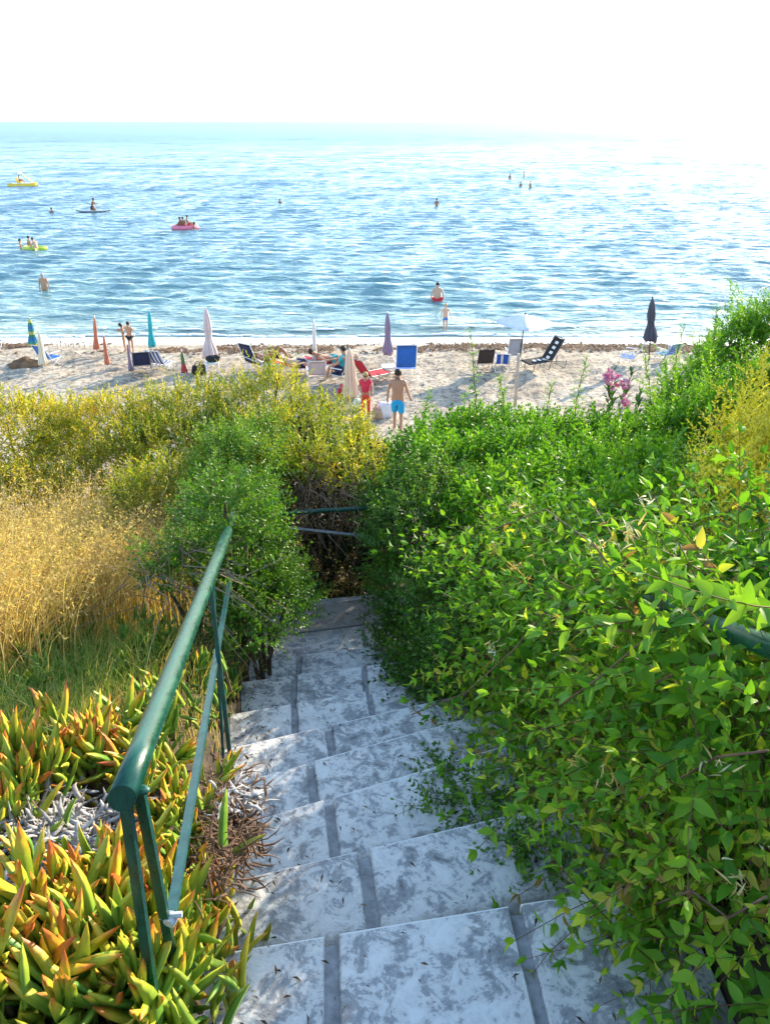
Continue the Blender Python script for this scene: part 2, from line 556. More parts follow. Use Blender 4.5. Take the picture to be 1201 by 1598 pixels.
JOINTS = [[(517, 1462, .034), (803, 1411, .030)], [(567, 1326, .036)], [(512, 1246, .032)], [(483, 1190, .032)], [(511, 1133, .032)], [(459, 1098, .03), (575, 1078, .028)], [(460, 1052, .03), (568, 1040, .028)], [(467, 1021, .03)]]
prev = L0
for i in range(8):
    fl, fr = LINES[i]
    bl, br = prev
    off = np.array([0, -.03])
    z = TZ[i]
    us_ = [0.0]
    for (px, py, wd) in JOINTS[i]:
        u = (at_z(px, py, z)[0] - fl[0]) / (fr[0] - fl[0])
        us_ += [u - wd / 2 / STW, u + wd / 2 / STW]
    us_.append(1.0)
    mb = MB()
    ov = np.array([0, -.022])
    prism(mb, [bl + off, br + off, fr + ov, fl + ov], z - .012, .5, .002)
    o = mb.build('step', GROUT, stairs)
    for k in range(0, len(us_), 2):
        u0, u1 = us_[k], us_[k + 1]
        mb = MB()
        jit = rng.uniform(-.003, .003)
        prism(mb, [bl + (br - bl) * u0 + off * 1.2, bl + (br - bl) * u1 + off * 1.2, fl + (fr - fl) * u1, fl + (fr - fl) * u0], z + jit * .6, .03, .006)
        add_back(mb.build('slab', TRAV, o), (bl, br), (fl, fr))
    prev = LINES[i]
# landing with its two fan shaped slabs, then two lower steps that turn right under the bushes
z = TZ[8] + .02
def pt2(px, py): return at_z(px, py, z)[:2]
fl, fr = LINES[7]
mb = MB()
prism(mb, [fl + (0, -.04), fr + (0, -.04), fr + (0.05, .82), fl + (0, .82)], z - .012, .4, .002)
land = mb.build('step', GROUT, stairs)
m1 = fl * .4 + fr * .6
for poly in ([fl + (0, -.03), m1 + (-.012, -.03), m1 + (-.06, .42), fl + (0, .40)],
             [m1 + (.012, -.03), fr + (0, -.03), fr + (0, .40), m1 + (-.036, .42)],
             [fl + (0, .42), m1 + (-.05, .44), m1 + (.02, .77), fl + (.16, .74)],
             [m1 + (-.026, .445), fr + (0, .425), fr + (.04, .80), m1 + (.045, .77)]):
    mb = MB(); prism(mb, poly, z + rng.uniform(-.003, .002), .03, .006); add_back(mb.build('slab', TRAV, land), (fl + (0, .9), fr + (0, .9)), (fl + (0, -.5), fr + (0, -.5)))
for k in (1, 2):
    mb = MB()
    q = fr + np.array([.02 + .34 * (k - 1), .05])
    prism(mb, [q, q + (.36, -.05), q + (.40, .80), q + (.02, .88)], z - RISER * k, .3, .006)
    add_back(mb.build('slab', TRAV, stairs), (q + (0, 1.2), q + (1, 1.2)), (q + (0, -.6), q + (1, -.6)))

# ------------------------------------------------------------------ handrails
m, N, L, b = nodes('green_rail_paint')
tc = N.new('ShaderNodeTexCoord')
q = N.new('ShaderNodeTexNoise'); q.inputs['Scale'].default_value = 22; q.inputs['Detail'].default_value = 8; q.inputs['Roughness'].default_value = .7
mp = N.new('ShaderNodeMapping'); mp.inputs['Scale'].default_value = (3, .6, 1)
L.new(tc.outputs['Object'], mp.inputs['Vector']); L.new(mp.outputs[0], q.inputs['Vector'])
r = ramp(N, [(.30, (.003, .035, .022)), (.55, (.008, .085, .052)), (.70, (.015, .13, .08)), (.735, (.22, .30, .24)), (.76, (.16, .075, .035)), (.9, (.10, .045, .022))])
L.new(q.outputs['Fac'], r.inputs[0]); L.new(r.outputs[0], b.inputs['Base Color'])
rr = ramp(N, [(.3, (.22,) * 3), (.8, (.42,) * 3)])
L.new(q.outputs['Fac'], rr.inputs[0]); L.new(rr.outputs[0], b.inputs['Roughness'])
bp = N.new('ShaderNodeBump'); bp.inputs['Distance'].default_value = .002; bp.inputs['Strength'].default_value = .5
L.new(q.outputs['Fac'], bp.inputs['Height']); L.new(bp.outputs[0], b.inputs['Normal'])
RAILG = m
RAILD = mat('blue_green_bar_paint', (.018, .085, .085), .35, .3, 25, bump=.1)
CHIP = mat('bare_metal_chip', (.6, .62, .62), .5, .2, 40)
rail = thing('handrail', 'green painted tube handrail with two flat posts on the left of the steps', 'handrail')
A, B = at_f(190, 1247, .83), at_f(352, 838, 2.8)
dv = B - A
pts = [A + dv * t for t in np.linspace(0, 1.75, 24)]
mb = MB(); mb.tube(pts, .0212, 32)
o = mb.build('top_tube', RAILG, rail)
for p in o.data.polygons: p.use_smooth = len(p.vertices) == 4
def flatbar(mb, p, q, wd, th, side):
    p, q, side = np.array(p), np.array(q), np.array(side, float)
    t = (q - p) / np.linalg.norm(q - p)
    side = side - t * side.dot(t); side /= np.linalg.norm(side)
    n = np.cross(t, side)
    R = np.column_stack([side, t, n])
    mb.box((p + q) / 2, (wd, np.linalg.norm(q - p), th), R)
dn = A + np.array([0.004, .026, -.017])
p1 = at_f(247, 1598, .855); p1 = dn + (p1 - dn) * 1.25
p2 = at_f(288, 1598, .97); p2 = dn + (p2 - dn) * 1.25
mb = MB(); flatbar(mb, dn + (-.011, 0, 0), p1, .019, .009, (1, -.25, 0)); mb.build('post', RAILG, rail)
mb = MB(); flatbar(mb, dn + (.008, .012, 0), p2, .018, .009, (1, -.15, 0)); mb.build('post', RAILG, rail)
l0, l1 = at_f(266, 1436, .915), at_f(354, 930, 2.9)
lp = [l0 + (l1 - l0) * t for t in (0, 1.5)]
mb = MB(); flatbar(mb, lp[0], lp[1], .019, .011, (1, 0, .25)); mb.build('lower_bar', RAILD, rail)
mb = MB(); mb.tube([l0 + (-.004, -.004, -.006), l0 + (.002, .014, -.004)], [.012, .012], 10); mb.build('bar_end', CHIP, rail)
for k, (c_, n_) in enumerate(((dn + (-.010, 0, -.006), p1 - dn), (dn + (.009, .012, -.006), p2 - dn))):
    mb = MB(); mb.ell(c_, (.017, .011, .006), 10, 6); mb.build('weld_bead', RAILG, rail, True)
mb = MB(); mb.tube([l0 + (-.02, .004, .004), l0 + (.02, .008, .004)], .006, 8); mb.build('bolt', CHIP, rail)
for (t, wd) in ((.66, .0145), (.70, .010)):
    q = A + dv * t; g = at_f(362 if wd > .012 else 350, 1205, 2.12)
    mb = MB(); flatbar(mb, q + (0, 0, -.02), g + (g - q) * .25, wd, .010, (1, 0, 0)); mb.build('post', RAILD, rail)
q = A + dv * 1.55
mb = MB(); flatbar(mb, q + (0, 0, -.02), q + (-.01, .02, -1.1), .024, .010, (1, 0, 0)); mb.build('post', RAILD, rail)

rail2 = thing('handrail', 'dark tube handrail crossing the shaded hollow behind the landing', 'handrail')
a, b2 = at_f(400, 806, 4.55), at_f(600, 792, 4.75)
mb = MB(); mb.tube([a + (a - b2) * .3, a, (a + b2) / 2 + (0, 0, .01), b2, b2 + (b2 - a) * .4], .016, 14); mb.build('top_tube', RAILG, rail2, True)
a2, b3 = at_f(400, 818, 4.6), at_f(600, 840, 4.7)
mb = MB(); flatbar(mb, a2 + (a2 - b3) * .3, b3 + (b3 - a2) * .3, .018, .010, (0, 1, .6)); mb.build('lower_bar', mat('grey_metal_bar', (.30, .32, .33), .45, .2, 10), rail2)
for p in (a + (a - b2) * .25, b2 + (b2 - a) * .3):
    mb = MB(); flatbar(mb, p, p + (0, 0, -1.0), .022, .010, (1, 0, 0)); mb.build('post', RAILG, rail2)

rail3 = thing('handrail', 'dark tube handrail half buried in the honeysuckle on the right', 'handrail')
p0 = at_f(1150, 990, 1.25)
d3 = np.array([-.10, 1.0, -.46])
mb = MB(); mb.tube([p0 - d3 * 1.0, p0 - d3 * .3, p0, p0 + d3 * .38], .0225, 20); mb.build('top_tube', RAILG, rail3, True)
for s_ in (-.5, .33):
    p = p0 + d3 * s_
    mb = MB(); flatbar(mb, p, p + (0, 0, -1.0), .024, .01, (1, 0, 0)); mb.build('post', RAILG, rail3)

exec_time = lambda s: print('T', s, round(time.time() - T0, 1))
exec_time('setting')

# ================================================================== PLANTS
def norm(v): return v / (np.linalg.norm(v, axis=-1, keepdims=True) + 1e-9)
def frames_from_dir(D, up=None, roll=None, r=rng):
    """rotation matrices whose local y runs along D and local z is as near to up as it gets"""
    D = norm(D)
    n = len(D)
    if up is None:
        up = np.tile([0, 0, 1.0], (n, 1)) + r.normal(0, .25, (n, 3))
    x = norm(np.cross(D, up))
    z = np.cross(x, D)
    if roll is not None:
        c, s = np.cos(roll)[:, None], np.sin(roll)[:, None]
        x, z = x * c + z * s, z * c - x * s
    return np.stack([x, D, z], -1)
# leaf shapes: local y along the leaf, z the upper side
def leaf_diamond(wd=.3, fold=.12, droop=.12):
    V = np.array([[0, 0, 0], [-wd, .42, fold], [wd, .42, fold], [0, .5, 0], [0, 1, -droop]])
    return V, np.array([[0, 3, 1], [0, 2, 3], [1, 3, 4], [3, 2, 4]])
def leaf_ovate(wd=.27, fold=.10, droop=.22, n=5):
    ts = np.linspace(0, 1, n + 1)
    V, T = [], []
    prof = lambda t: wd * (np.sin(pi * min(1, t ** .72)) ** .85) if t < 1 else 0
    for t in ts:
        wv = prof(t) if 0 < t < 1 else 0.004
        zz = -droop * t * t
        V += [[-wv, t, zz + fold * wv / wd], [0, t, zz], [wv, t, zz + fold * wv / wd]]
    for i in range(n):
        a = i * 3
        T += [[a, a + 1, a + 4], [a, a + 4, a + 3], [a + 1, a + 2, a + 5], [a + 1, a + 5, a + 4]]
    return np.array(V), np.array(T)
def leaf_finger(curve=.35, wd=.085, n=6, k=3):
    """three-sided fleshy leaf that curves up"""
    V, T = [], []
    for i in range(n + 1):
        t = i / n
        rr = wd * (1.0 - .25 * t) * (1 if t < .6 else max(.02, (1 - ((t - .6) / .4) ** 1.6)))
        c = np.array([0, t * (1 - .15 * curve * t), curve * t * t * .9])
        ang = 2 * curve * t * .9
        nz = np.array([0, -sin(ang), cos(ang)])
        for q in ((-1, .45), (1, .45), (0, -1.0)):
            V.append(c + np.array([q[0] * rr, 0, 0]) + nz * q[1] * rr)
    for i in range(n):
        for j in range(3):
            a, b_ = i * 3 + j, i * 3 + (j + 1) % 3
            T += [[a, b_, b_ + 3], [a, b_ + 3, a + 3]]
    return np.array(V), np.array(T)
class Sprig:
    """stem polyline with leaf frames along it (local: grows along +y)"""
    def __init__(s, seed, n=12, length=.14, leaf=.03, arr='spiral', ang=50, bend=.25, taper=.35, start=.12, pair_tip=True, stem_r=.0012, droop=0.0, nseg=3):
        r = np.random.default_rng(seed)
        ts = np.linspace(start, 1, n if arr == 'spiral' else n // 2)
        bx, bz = r.normal(0, bend), r.normal(0, bend * .6) - droop
        cur = lambda t: np.array([bx * t * t, t * (1 - .12 * (bx * bx + bz * bz)), bz * t * t]) * length
        tan = lambda t: norm(np.array([2 * bx * t, 1.0, 2 * bz * t]))
        pos, D, U, sc = [], [], [], []
        a = r.uniform(0, 6.28)
        for i, t in enumerate(ts):
            tg = tan(t)
            e1 = norm(np.cross(tg, [0, 0, 1.0])); e2 = np.cross(e1, tg)
            nn = 1 if arr == 'spiral' else 2
            a += 2.4 if arr == 'spiral' else (pi / 2 if arr == 'decussate' else 0.0)
            aa = a if arr != 'flat' else 0
            for k in range(nn):
                q = aa + k * pi + r.normal(0, .25)
                an = radians(ang * (1.15 - .55 * t) + r.normal(0, 10))
                out = cos(q) * e1 + sin(q) * e2
                d = cos(an) * tg + sin(an) * out
                pos.append(cur(t)); D.append(d)
                U.append(tg * .8 + np.array([0, 0, .5]) - out * .1 + r.normal(0, .2, 3))
                sc.append(leaf * (1 - taper * t ** 1.5) * r.uniform(.75, 1.15))
        if pair_tip:
            pos.append(cur(1.0)); D.append(tan(1.0)); U.append(np.array([0, .2, 1.0])); sc.append(leaf * .6)
        s.pos, s.sc = np.array(pos), np.array(sc)
        s.rot = frames_from_dir(np.array(D), np.array(U))
        s.rnd = r.uniform(-1, 1, len(pos))
        s.stem = tube_np([cur(t) for t in np.linspace(0, 1, nseg)], np.linspace(stem_r, stem_r * .5, nseg), 3, False)
        s.stem = (s.stem[0], np.array(s.stem[1]))
def expand(sprigs, P, R, Sc, tint, r, vary=.12):
    """-> leaf pos, rot, scale, tint  and  stem verts, quads"""
    which = r.integers(0, len(sprigs), len(P))
    LP, LR, LS, LT, SV, SF, so = [], [], [], [], [], [], 0
    for k, sp in enumerate(sprigs):
        ix = np.where(which == k)[0]
        if not len(ix): continue
        p = P[ix][:, None, :] + Sc[ix][:, None, None] * np.einsum('mij,nj->mni', R[ix], sp.pos)
        rr_ = np.einsum('mij,njk->mnik', R[ix], sp.rot)
        ls = Sc[ix][:, None] * sp.sc[None]
        t = tint[ix][:, None] + vary * sp.rnd[None]
        LP.append(p.reshape(-1, 3)); LR.append(rr_.reshape(-1, 3, 3)); LS.append(ls.ravel()); LT.append(np.clip(t, 0, 1).ravel())
        sv, sf = sp.stem
        v = P[ix][:, None, :] + Sc[ix][:, None, None] * np.einsum('mij,nj->mni', R[ix], sv)
        f = sf[None] + (len(sv) * np.arange(len(ix)))[:, None, None] + so
        SV.append(v.reshape(-1, 3)); SF.append(f.reshape(-1, 4)); so += len(sv) * len(ix)
    cat = np.concatenate
    return cat(LP), cat(LR), cat(LS), cat(LT), cat(SV), cat(SF)
def leaves_mesh(name, geo, pos, rot, sc, tint, stems=None, smooth=False):
    """geo: one (V,T) or list of them"""
    geos = geo if isinstance(geo, list) else [geo]
    w_ = np.arange(len(pos)) % len(geos)
    VV, TT, TI, o = [], [], [], 0
    for k, (V, T) in enumerate(geos):
        ix = np.where(w_ == k)[0]
        if not len(ix): continue
        v = pos[ix][:, None, :] + sc[ix][:, None, None] * np.einsum('mij,nj->mni', rot[ix], V)
        t = T[None] + (len(V) * np.arange(len(ix)))[:, None, None] + o
        VV.append(v.reshape(-1, 3)); TT.append(t.reshape(-1, 3)); TI.append(np.repeat(tint[ix], len(V))); o += len(V) * len(ix)
    if stems is not None:
        sv, sf = stems
        VV.append(sv); TT.append(np.concatenate([sf[:, [0, 1, 2]], sf[:, [0, 2, 3]]]) + o); TI.append(np.full(len(sv), -1.0))
    return mesh_np(name, np.concatenate(VV), np.concatenate(TT), np.concatenate(TI), smooth)
NTRI = [0]
def sample_lobes(lobes, dens, r, inner=.25, low=-.35):
    """points on and just inside the skins of lobes [(c, rad(3))]; drops what lies deep in other lobes"""
    P, Nn = [], []
    for (c, rad) in lobes:
        area = 4 * pi * (rad[0] * rad[1] * rad[2]) ** (2 / 3)
        n = int(area * dens)
        d = norm(r.normal(0, 1, (n, 3)))
        d = d[d[:, 2] > low]
        k = 1 - np.abs(r.normal(0, inner, len(d))) + .04
        lump = 1 + .13 * fbm(d[:, 0] * 3 + c[0] * 5, d[:, 1] * 3 + d[:, 2] * 4 + c[2] * 3, 17, 1.6, 2)
        p = c + d * rad * (k * lump)[:, None]
        keep = np.ones(len(p), bool)
        for (c2, r2) in lobes:
            if c2 is c: continue
            keep &= (np.linalg.norm((p - c2) / r2, axis=1) > .78)
        P.append(p[keep]); Nn.append(d[keep])
    return np.concatenate(P), np.concatenate(Nn)
def lobe(px, py, F, rpx, sq=(1, 1, .95)):
    c = at_f(px, py, F)
    rr_ = rpx / 1200 * depth(c)
    return (c, rr_ * np.array(sq))
SHRUBS = []
def shrub(name, label, cat, lobes, sprigs, geo, m, dens, group=None, tint=(.5, .18), up=.55, seed=1, size=(.8, 1.25), shoots=0, shoot_len=(.2, .45), yellow=None, vary=.12, stem_m=None):
    r = np.random.default_rng(seed)
    lb = [lobe(*q) for q in lobes]
    P, Nn = sample_lobes(lb, dens, r)
    D = Nn * .75 + np.array([0, 0, up]) + r.normal(0, .38, P.shape)
    R = frames_from_dir(D, None, r.uniform(0, 6.28, len(P)), r)
    Sc = r.uniform(*size, len(P))
    patch = fbm(P[:, 0] + P[:, 2], P[:, 1], seed + 3, 5.0, 2) * .6
    ti = np.clip(tint[0] + tint[1] * (r.normal(0, .6, len(P)) + patch), 0, 1)
    if yellow: ti = np.clip(ti + yellow(P), 0, 1)
    # long shoots that break the outline
    if shoots:
        c_ = [lb[k] for k in r.integers(0, len(lb), shoots)]
        for (c, rad) in c_:
            d = norm(np.array([r.normal(0, .5), r.normal(0, .5), 1.0]))
            p0 = c + d * rad * .8
            ln = r.uniform(*shoot_len)
            d2 = norm(d + np.array([0, 0, .8]) + r.normal(0, .2, 3))
            k = max(3, int(ln / .035))
            ts = np.linspace(0, 1, k)
            pp = p0 + d2 * (ts * ln)[:, None] + r.normal(0, .006, (k, 3))
            dd = d2 + r.normal(0, .42, (k, 3))
            P = np.concatenate([P, pp]); R = np.concatenate([R, frames_from_dir(dd, None, r.uniform(0, 6, k), r)])
            Sc = np.concatenate([Sc, np.linspace(1.05, .5, k)]); ti = np.concatenate([ti, np.clip(r.uniform(.3, .7) + r.normal(0, .08, k) + (yellow(pp) if yellow else 0), 0, 1)])
    LP, LR, LS, LT, SV, SF = expand(sprigs, P, R, Sc, ti, r, vary)
    base = np.mean([c for c, _ in lb], axis=0)
    gz = g_z(base[0], base[1])
    root = thing(name, label, cat, (base[0], base[1], gz), 0, group)
    off = np.array([base[0], base[1], gz])
    me = leaves_mesh('foliage', geo, LP - off, LR, LS, LT, (SV - off, SF))
    NTRI[0] += len(me.polygons)
    fo = link('foliage', me, root, m)
    fo['kind'] = 'stuff'
    for k, (c, rad) in enumerate(lb[:6]):
        q = c - off
        mid = np.array([q[0] * .35, q[1] * .35, q[2] * .5]) + r.normal(0, .03, 3)
        mb = MB(); mb.tube([np.array([0, 0, -.05]), mid, q, q + np.array([0, 0, rad[2] * .6])], [.018, .013, .008, .003], 6)
        mb.build('branch', stem_m or BARK, root, True)
    return root
BARK = mat('shrub_bark', (.12, .085, .055), .9, .35, 20, bump=.4)
M_MASTIC = leaf_mat('mastic_leaf', [(0, (.028, .10, .010)), (.5, (.085, .23, .018)), (.8, (.18, .36, .025)), (1, (.34, .46, .045))], trans=.3)
M_YEL = leaf_mat('yellow_shrub_leaf', [(0, (.05, .13, .012)), (.35, (.15, .25, .02)), (.65, (.38, .40, .035)), (1, (.72, .58, .06))], stem=(.30, .20, .09), trans=.42)
M_GOLD = leaf_mat('golden_spray_leaf', [(0, (.05, .16, .014)), (.4, (.17, .34, .025)), (.7, (.45, .52, .04)), (1, (.78, .70, .07))], stem=(.3, .2, .09), trans=.42)
M_HERB = leaf_mat('green_herb_leaf', [(0, (.035, .13, .012)), (.5, (.105, .29, .018)), (.8, (.22, .43, .025)), (1, (.45, .48, .05))], trans=.4)
M_HON = leaf_mat('honeysuckle_leaf', [(0, (.045, .16, .012)), (.4, (.115, .30, .02)), (.72, (.23, .43, .03)), (.92, (.52, .58, .05)), (1, (.30, .19, .07))], stem=(.22, .12, .07), trans=.4, rough=.5, spec=.28)
M_SHADE = leaf_mat('shade_darkened_leaf', [(0, (.008, .028, .006)), (.5, (.02, .06, .012)), (1, (.04, .09, .02))], trans=.03)  # mastic leaf colour darkened to paint in the hollow's shade
M_DARK = leaf_mat('dark_bush_leaf', [(0, (.02, .07, .012)), (.5, (.05, .15, .025)), (1, (.16, .28, .05))], trans=.35)

D1, D2, D3 = leaf_diamond(.22, .10, .1), leaf_diamond(.28, .14, .15), leaf_diamond(.17, .08, .2)
SP_MAS = [Sprig(s, 11, .11, .026, 'flat', 55, .25, .3) for s in range(4)]
SP_YEL = [Sprig(10 + s, 12, .15, .034, 'spiral', 42, .2, .3) for s in range(4)]
SP_HERB = [Sprig(20 + s, 10, .15, .05, 'decussate', 45, .22, .35) for s in range(5)]
SP_DRK = [Sprig(30 + s, 12, .20, .05, 'spiral', 48, .22, .3) for s in range(4)]

# ---- left side: sunlit yellow shrubs along the crest
G_Y = 'yellow green shrubs along the crest on the left'
LEFT = [
 ('yellow shrub at the far left edge behind the tall dry grass', [(-40, 715, 5.6, 85), (20, 700, 5.8, 75), (70, 690, 6.0, 62), (10, 740, 5.7, 54), (-20, 790, 5.2, 60), (50, 785, 5.2, 56)], .66),
 ('straw yellow shrub mixed with dry grass, second from the left edge of the crest', [(130, 695, 6.0, 62), (190, 682, 6.1, 60), (160, 740, 5.6, 56), (95, 740, 5.7, 54), (215, 800, 4.6, 40), (120, 790, 5.2, 52)], .68),
 ('yellow green shrub topping the crest below the striped folding chairs', [(255, 672, 6.2, 56), (310, 662, 6.2, 54), (270, 725, 5.7, 66), (215, 735, 5.6, 62), (250, 790, 4.8, 60)], .52),
 ('lime green leafy shrub rising below the dark blue chair', [(375, 650, 6.3, 50), (430, 632, 6.3, 46), (400, 700, 5.8, 62), (340, 710, 5.8, 58), (435, 590, 6.4, 16), (370, 760, 5.3, 56), (310, 780, 5.2, 50)], .5),
 ('yellow green shrub overhanging the dark hollow', [(490, 735, 5.1, 40), (545, 745, 5.1, 38), (440, 745, 5.0, 36), (580, 770, 5.0, 30)], .42),
 ('yellow green shrub at the crest below the red loungers', [(480, 668, 6.3, 44), (530, 676, 6.3, 40), (490, 715, 5.8, 60), (440, 705, 5.9, 55)], .5),
 ('yellow orange shrub at the crest just below the woman in red', [(560, 715, 6.2, 38), (592, 745, 6.0, 36), (550, 745, 5.8, 48)], .52),
]
for k, (lab, lobes, tn) in enumerate(LEFT):
    shrub('yellow_shrub', lab, 'shrub', lobes, SP_YEL, [D1, D3], M_YEL, 430, G_Y, (tn, .34), .6, 100 + k, (.75, 1.2), 20, (.12, .32))
# ---- left side: mastic bushes by the rail
G_M = 'small leaved evergreen bushes beside the steps'
MAST = [
 ('bright green bush just above the one that swallows the handrail', [(355, 715, 4.9, 40), (395, 735, 4.8, 40), (330, 755, 4.7, 32), (415, 690, 5.4, 30), (375, 690, 5.2, 22)], .72),
 ('dark green small leaved bush swallowing the far end of the green handrail', [(352, 800, 3.1, 42), (385, 830, 3.2, 34), (350, 800, 3.9, 44), (392, 790, 4.1, 40), (325, 800, 4.1, 30), (395, 825, 3.8, 40)], .5),
 ('dense green bush left of the handrail under the yellow shrubs', [(318, 840, 3.6, 38), (300, 885, 3.2, 36), (255, 905, 3.2, 26)], .42),
 ('small leaved green bush between the handrail and the landing', [(395, 880, 3.6, 56), (420, 950, 3.5, 58), (385, 990, 3.25, 44), (450, 930, 3.9, 34), (360, 930, 3.3, 44)], .42),
]
for k, (lab, lobes, tn) in enumerate(MAST):
    shrub('evergreen_bush', lab, 'bush', lobes, SP_MAS, [D1, D2], M_MASTIC, 1150, G_M, (tn, .26), .5, 200 + k, (.7, 1.35), 34, (.1, .26))
# ---- behind the hollow
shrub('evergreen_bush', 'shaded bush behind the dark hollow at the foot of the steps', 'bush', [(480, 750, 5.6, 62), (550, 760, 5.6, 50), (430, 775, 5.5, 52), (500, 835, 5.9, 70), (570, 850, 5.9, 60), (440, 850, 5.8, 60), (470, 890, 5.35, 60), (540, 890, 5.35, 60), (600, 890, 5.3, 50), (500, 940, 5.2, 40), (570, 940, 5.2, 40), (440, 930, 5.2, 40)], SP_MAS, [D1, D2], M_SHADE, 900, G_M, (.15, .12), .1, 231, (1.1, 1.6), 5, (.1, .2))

# ---- right side
RIGHT_M = [
 ('dark small leaved bush overhanging the right side of the landing', [(640, 850, 4.3, 68), (655, 930, 4.0, 74), (640, 1010, 3.8, 56), (690, 800, 4.6, 70), (625, 790, 4.8, 52)], .42),
 ('dark small leaved bush leaning over the right end of the middle steps', [(730, 940, 3.5, 86), (690, 1060, 3.15, 70), (735, 1140, 2.75, 72), (650, 1080, 3.3, 44), (760, 1030, 2.9, 84)], .42),
]
for k, (lab, lobes, tn) in enumerate(RIGHT_M):
    shrub('evergreen_bush', lab, 'bush', lobes, SP_MAS, [D1, D2], M_MASTIC, 1000, G_M, (tn, .26), .45, 240 + k, (.75, 1.45), 26, (.1, .24))
G_H = 'bright green leafy shrubs filling the slope on the right'
HERB = [
 ('bright green shrub right of the gap where the shirtless man walks', [(690, 706, 6.0, 46), (740, 694, 6.2, 44), (655, 724, 5.6, 42), (700, 750, 5.2, 60)], .5, 6),
 ('leafy green shrub on the crest below the white parasol', [(800, 706, 6.0, 50), (855, 706, 6.0, 48), (820, 740, 5.2, 62), (770, 740, 5.2, 52)], .5, 6),
 ('leafy green shrub on the crest around the foot of the pink oleander', [(925, 708, 6.0, 52), (985, 712, 5.8, 52), (940, 750, 5.0, 66), (1040, 700, 5.6, 52)], .52, 6),
 ('green shrub in the middle of the right slope behind the honeysuckle flowers', [(800, 810, 4.2, 76), (880, 800, 4.2, 76), (740, 830, 4.3, 60), (840, 860, 3.5, 76)], .52, 4),
 ('green shrub right of the middle of the slope under the yellow sprays', [(970, 800, 4.0, 84), (1050, 790, 3.8, 80), (960, 860, 3.1, 84), (1030, 850, 3.0, 76)], .58, 4),
]
for k, (lab, lobes, tn, sh) in enumerate(HERB):
    shrub('leafy_shrub', lab, 'shrub', lobes, SP_HERB, [D1, D2], M_HERB, 430, G_H, (tn, .2), .7, 300 + k, (.75, 1.2), sh, (.12, .3))
for k, (lab, lobes) in enumerate([('small low herb growing at the right end of the lowest step', [(905, 1510, 1.22, 28), (925, 1545, 1.15, 24)]), ('low leafy weed hanging over the right end of the third step', [(690, 1265, 1.85, 26), (740, 1255, 1.85, 34), (700, 1225, 2.0, 26)]), ('small leafy weed on the right end of the second step', [(790, 1345, 1.55, 30), (835, 1350, 1.5, 34)])]):
    shrub('low_weed', lab, 'weed', lobes, SP_MAS, [D1, D2], M_MASTIC, 1500, 'weeds creeping onto the steps', (.5, .2), .4, 380 + k, (.7, 1.1))
shrub('yellow_tipped_shrub', 'shrub with golden yellow upright sprays at the right edge', 'shrub', [(1130, 770, 3.2, 62), (1180, 770, 3.0, 66), (1095, 840, 2.9, 58), (1160, 850, 2.6, 66), (1120, 700, 3.2, 20), (1160, 690, 3.2, 18)], SP_YEL, [D1, D2], M_GOLD, 480, None, (.35, .2), .9, 340, (.7, 1.1), 46, (.18, .42), yellow=lambda P: np.clip((P[:, 2] - 6.6) * 1.5, .05, .7))  # sprays yellow in themselves; sunlight on the tops also put into the tint
G_D = 'tall dark green bushes at the upper right'
for k, (lab, lobes) in enumerate([
 ('tall loose bush topping the right side against the water', [(1150, 545, 8.6, 36), (1190, 530, 8.8, 42), (1115, 585, 8.3, 36), (1195, 575, 8.4, 52), (1240, 540, 8.4, 60)]),
 ('dark green bush below the tall one at the upper right', [(1090, 622, 7.6, 38), (1140, 635, 7.4, 48), (1190, 645, 7.2, 56), (1055, 652, 7.2, 36), (1250, 620, 7.2, 62)]),
 ('green bush at the right edge behind the golden sprays', [(1180, 700, 5.4, 64), (1120, 680, 5.8, 52), (1230, 720, 5.2, 80), (1060, 690, 6.0, 42)])]):
    shrub('dark_bush', lab, 'bush', lobes, SP_DRK, [D1, D2], M_HERB, 300, G_D, (.45, .25), .5, 360 + k, (.7, 1.1), 34, (.2, .6))
exec_time('shrubs %d' % NTRI[0])

# unseen taller growth added beyond the right edge of the view to shade the steps
G_R = 'unseen bushes added along the slope to the right for shade'
for k, (lab, cx, cy, cz, rr_, n) in enumerate([('unseen bushy tree added beyond the right edge to shade the steps', 3.6, 5.3, 7.5, 1.25, 11), ('unseen broad bush added for shade beside the honeysuckle bank beyond the right edge', 2.7, 3.4, 7.1, .75, 8), ('unseen bush added for shade nearest the camera beyond the right end of the honeysuckle', 2.2, 1.7, 7.1, .55, 5)]):
    r = np.random.default_rng(900 + k)
    lb = [(np.array([cx, cy, cz]) + r.normal(0, rr_ * .45, 3) * (1, 1, .6), rr_ * r.uniform(.45, .75) * np.array([1, 1, .9])) for _ in range(n)]
    P, Nn = sample_lobes(lb, 330, r, .3, -.9)
    keep = (P[:, 0] > .46 * P[:, 1] + .42 + .227 * (8.3 - P[:, 2])) & (P[:, 2] < 7.9 + .15 * np.sin(P[:, 0] * 6 + P[:, 1] * 5))
    P, Nn = P[keep], Nn[keep]
    D = Nn * .75 + np.array([0, 0, .5]) + r.normal(0, .38, P.shape)
    LP, LR, LS, LT, SV, SF = expand(SP_DRK, P, frames_from_dir(D, None, r.uniform(0, 6, len(P)), r), r.uniform(1.1, 1.7, len(P)), np.clip(.45 + r.normal(0, .15, len(P)), 0, 1), r)
    off = np.array([cx, cy, g_z(cx, cy)])
    root = thing('dark_bush', lab, 'bush', off, 0, G_R)
    fo = link('foliage', leaves_mesh('foliage', D2, LP - off, LR, LS, LT, (SV - off, SF)), root, M_DARK); fo['kind'] = 'stuff'
    for q in range(4):
        c = lb[q][0] - off
        mb = MB(); mb.tube([(0, 0, -.05), c * (.4, .4, .5), c], [.04, .03, .01], 6); mb.build('branch', BARK, root, True)

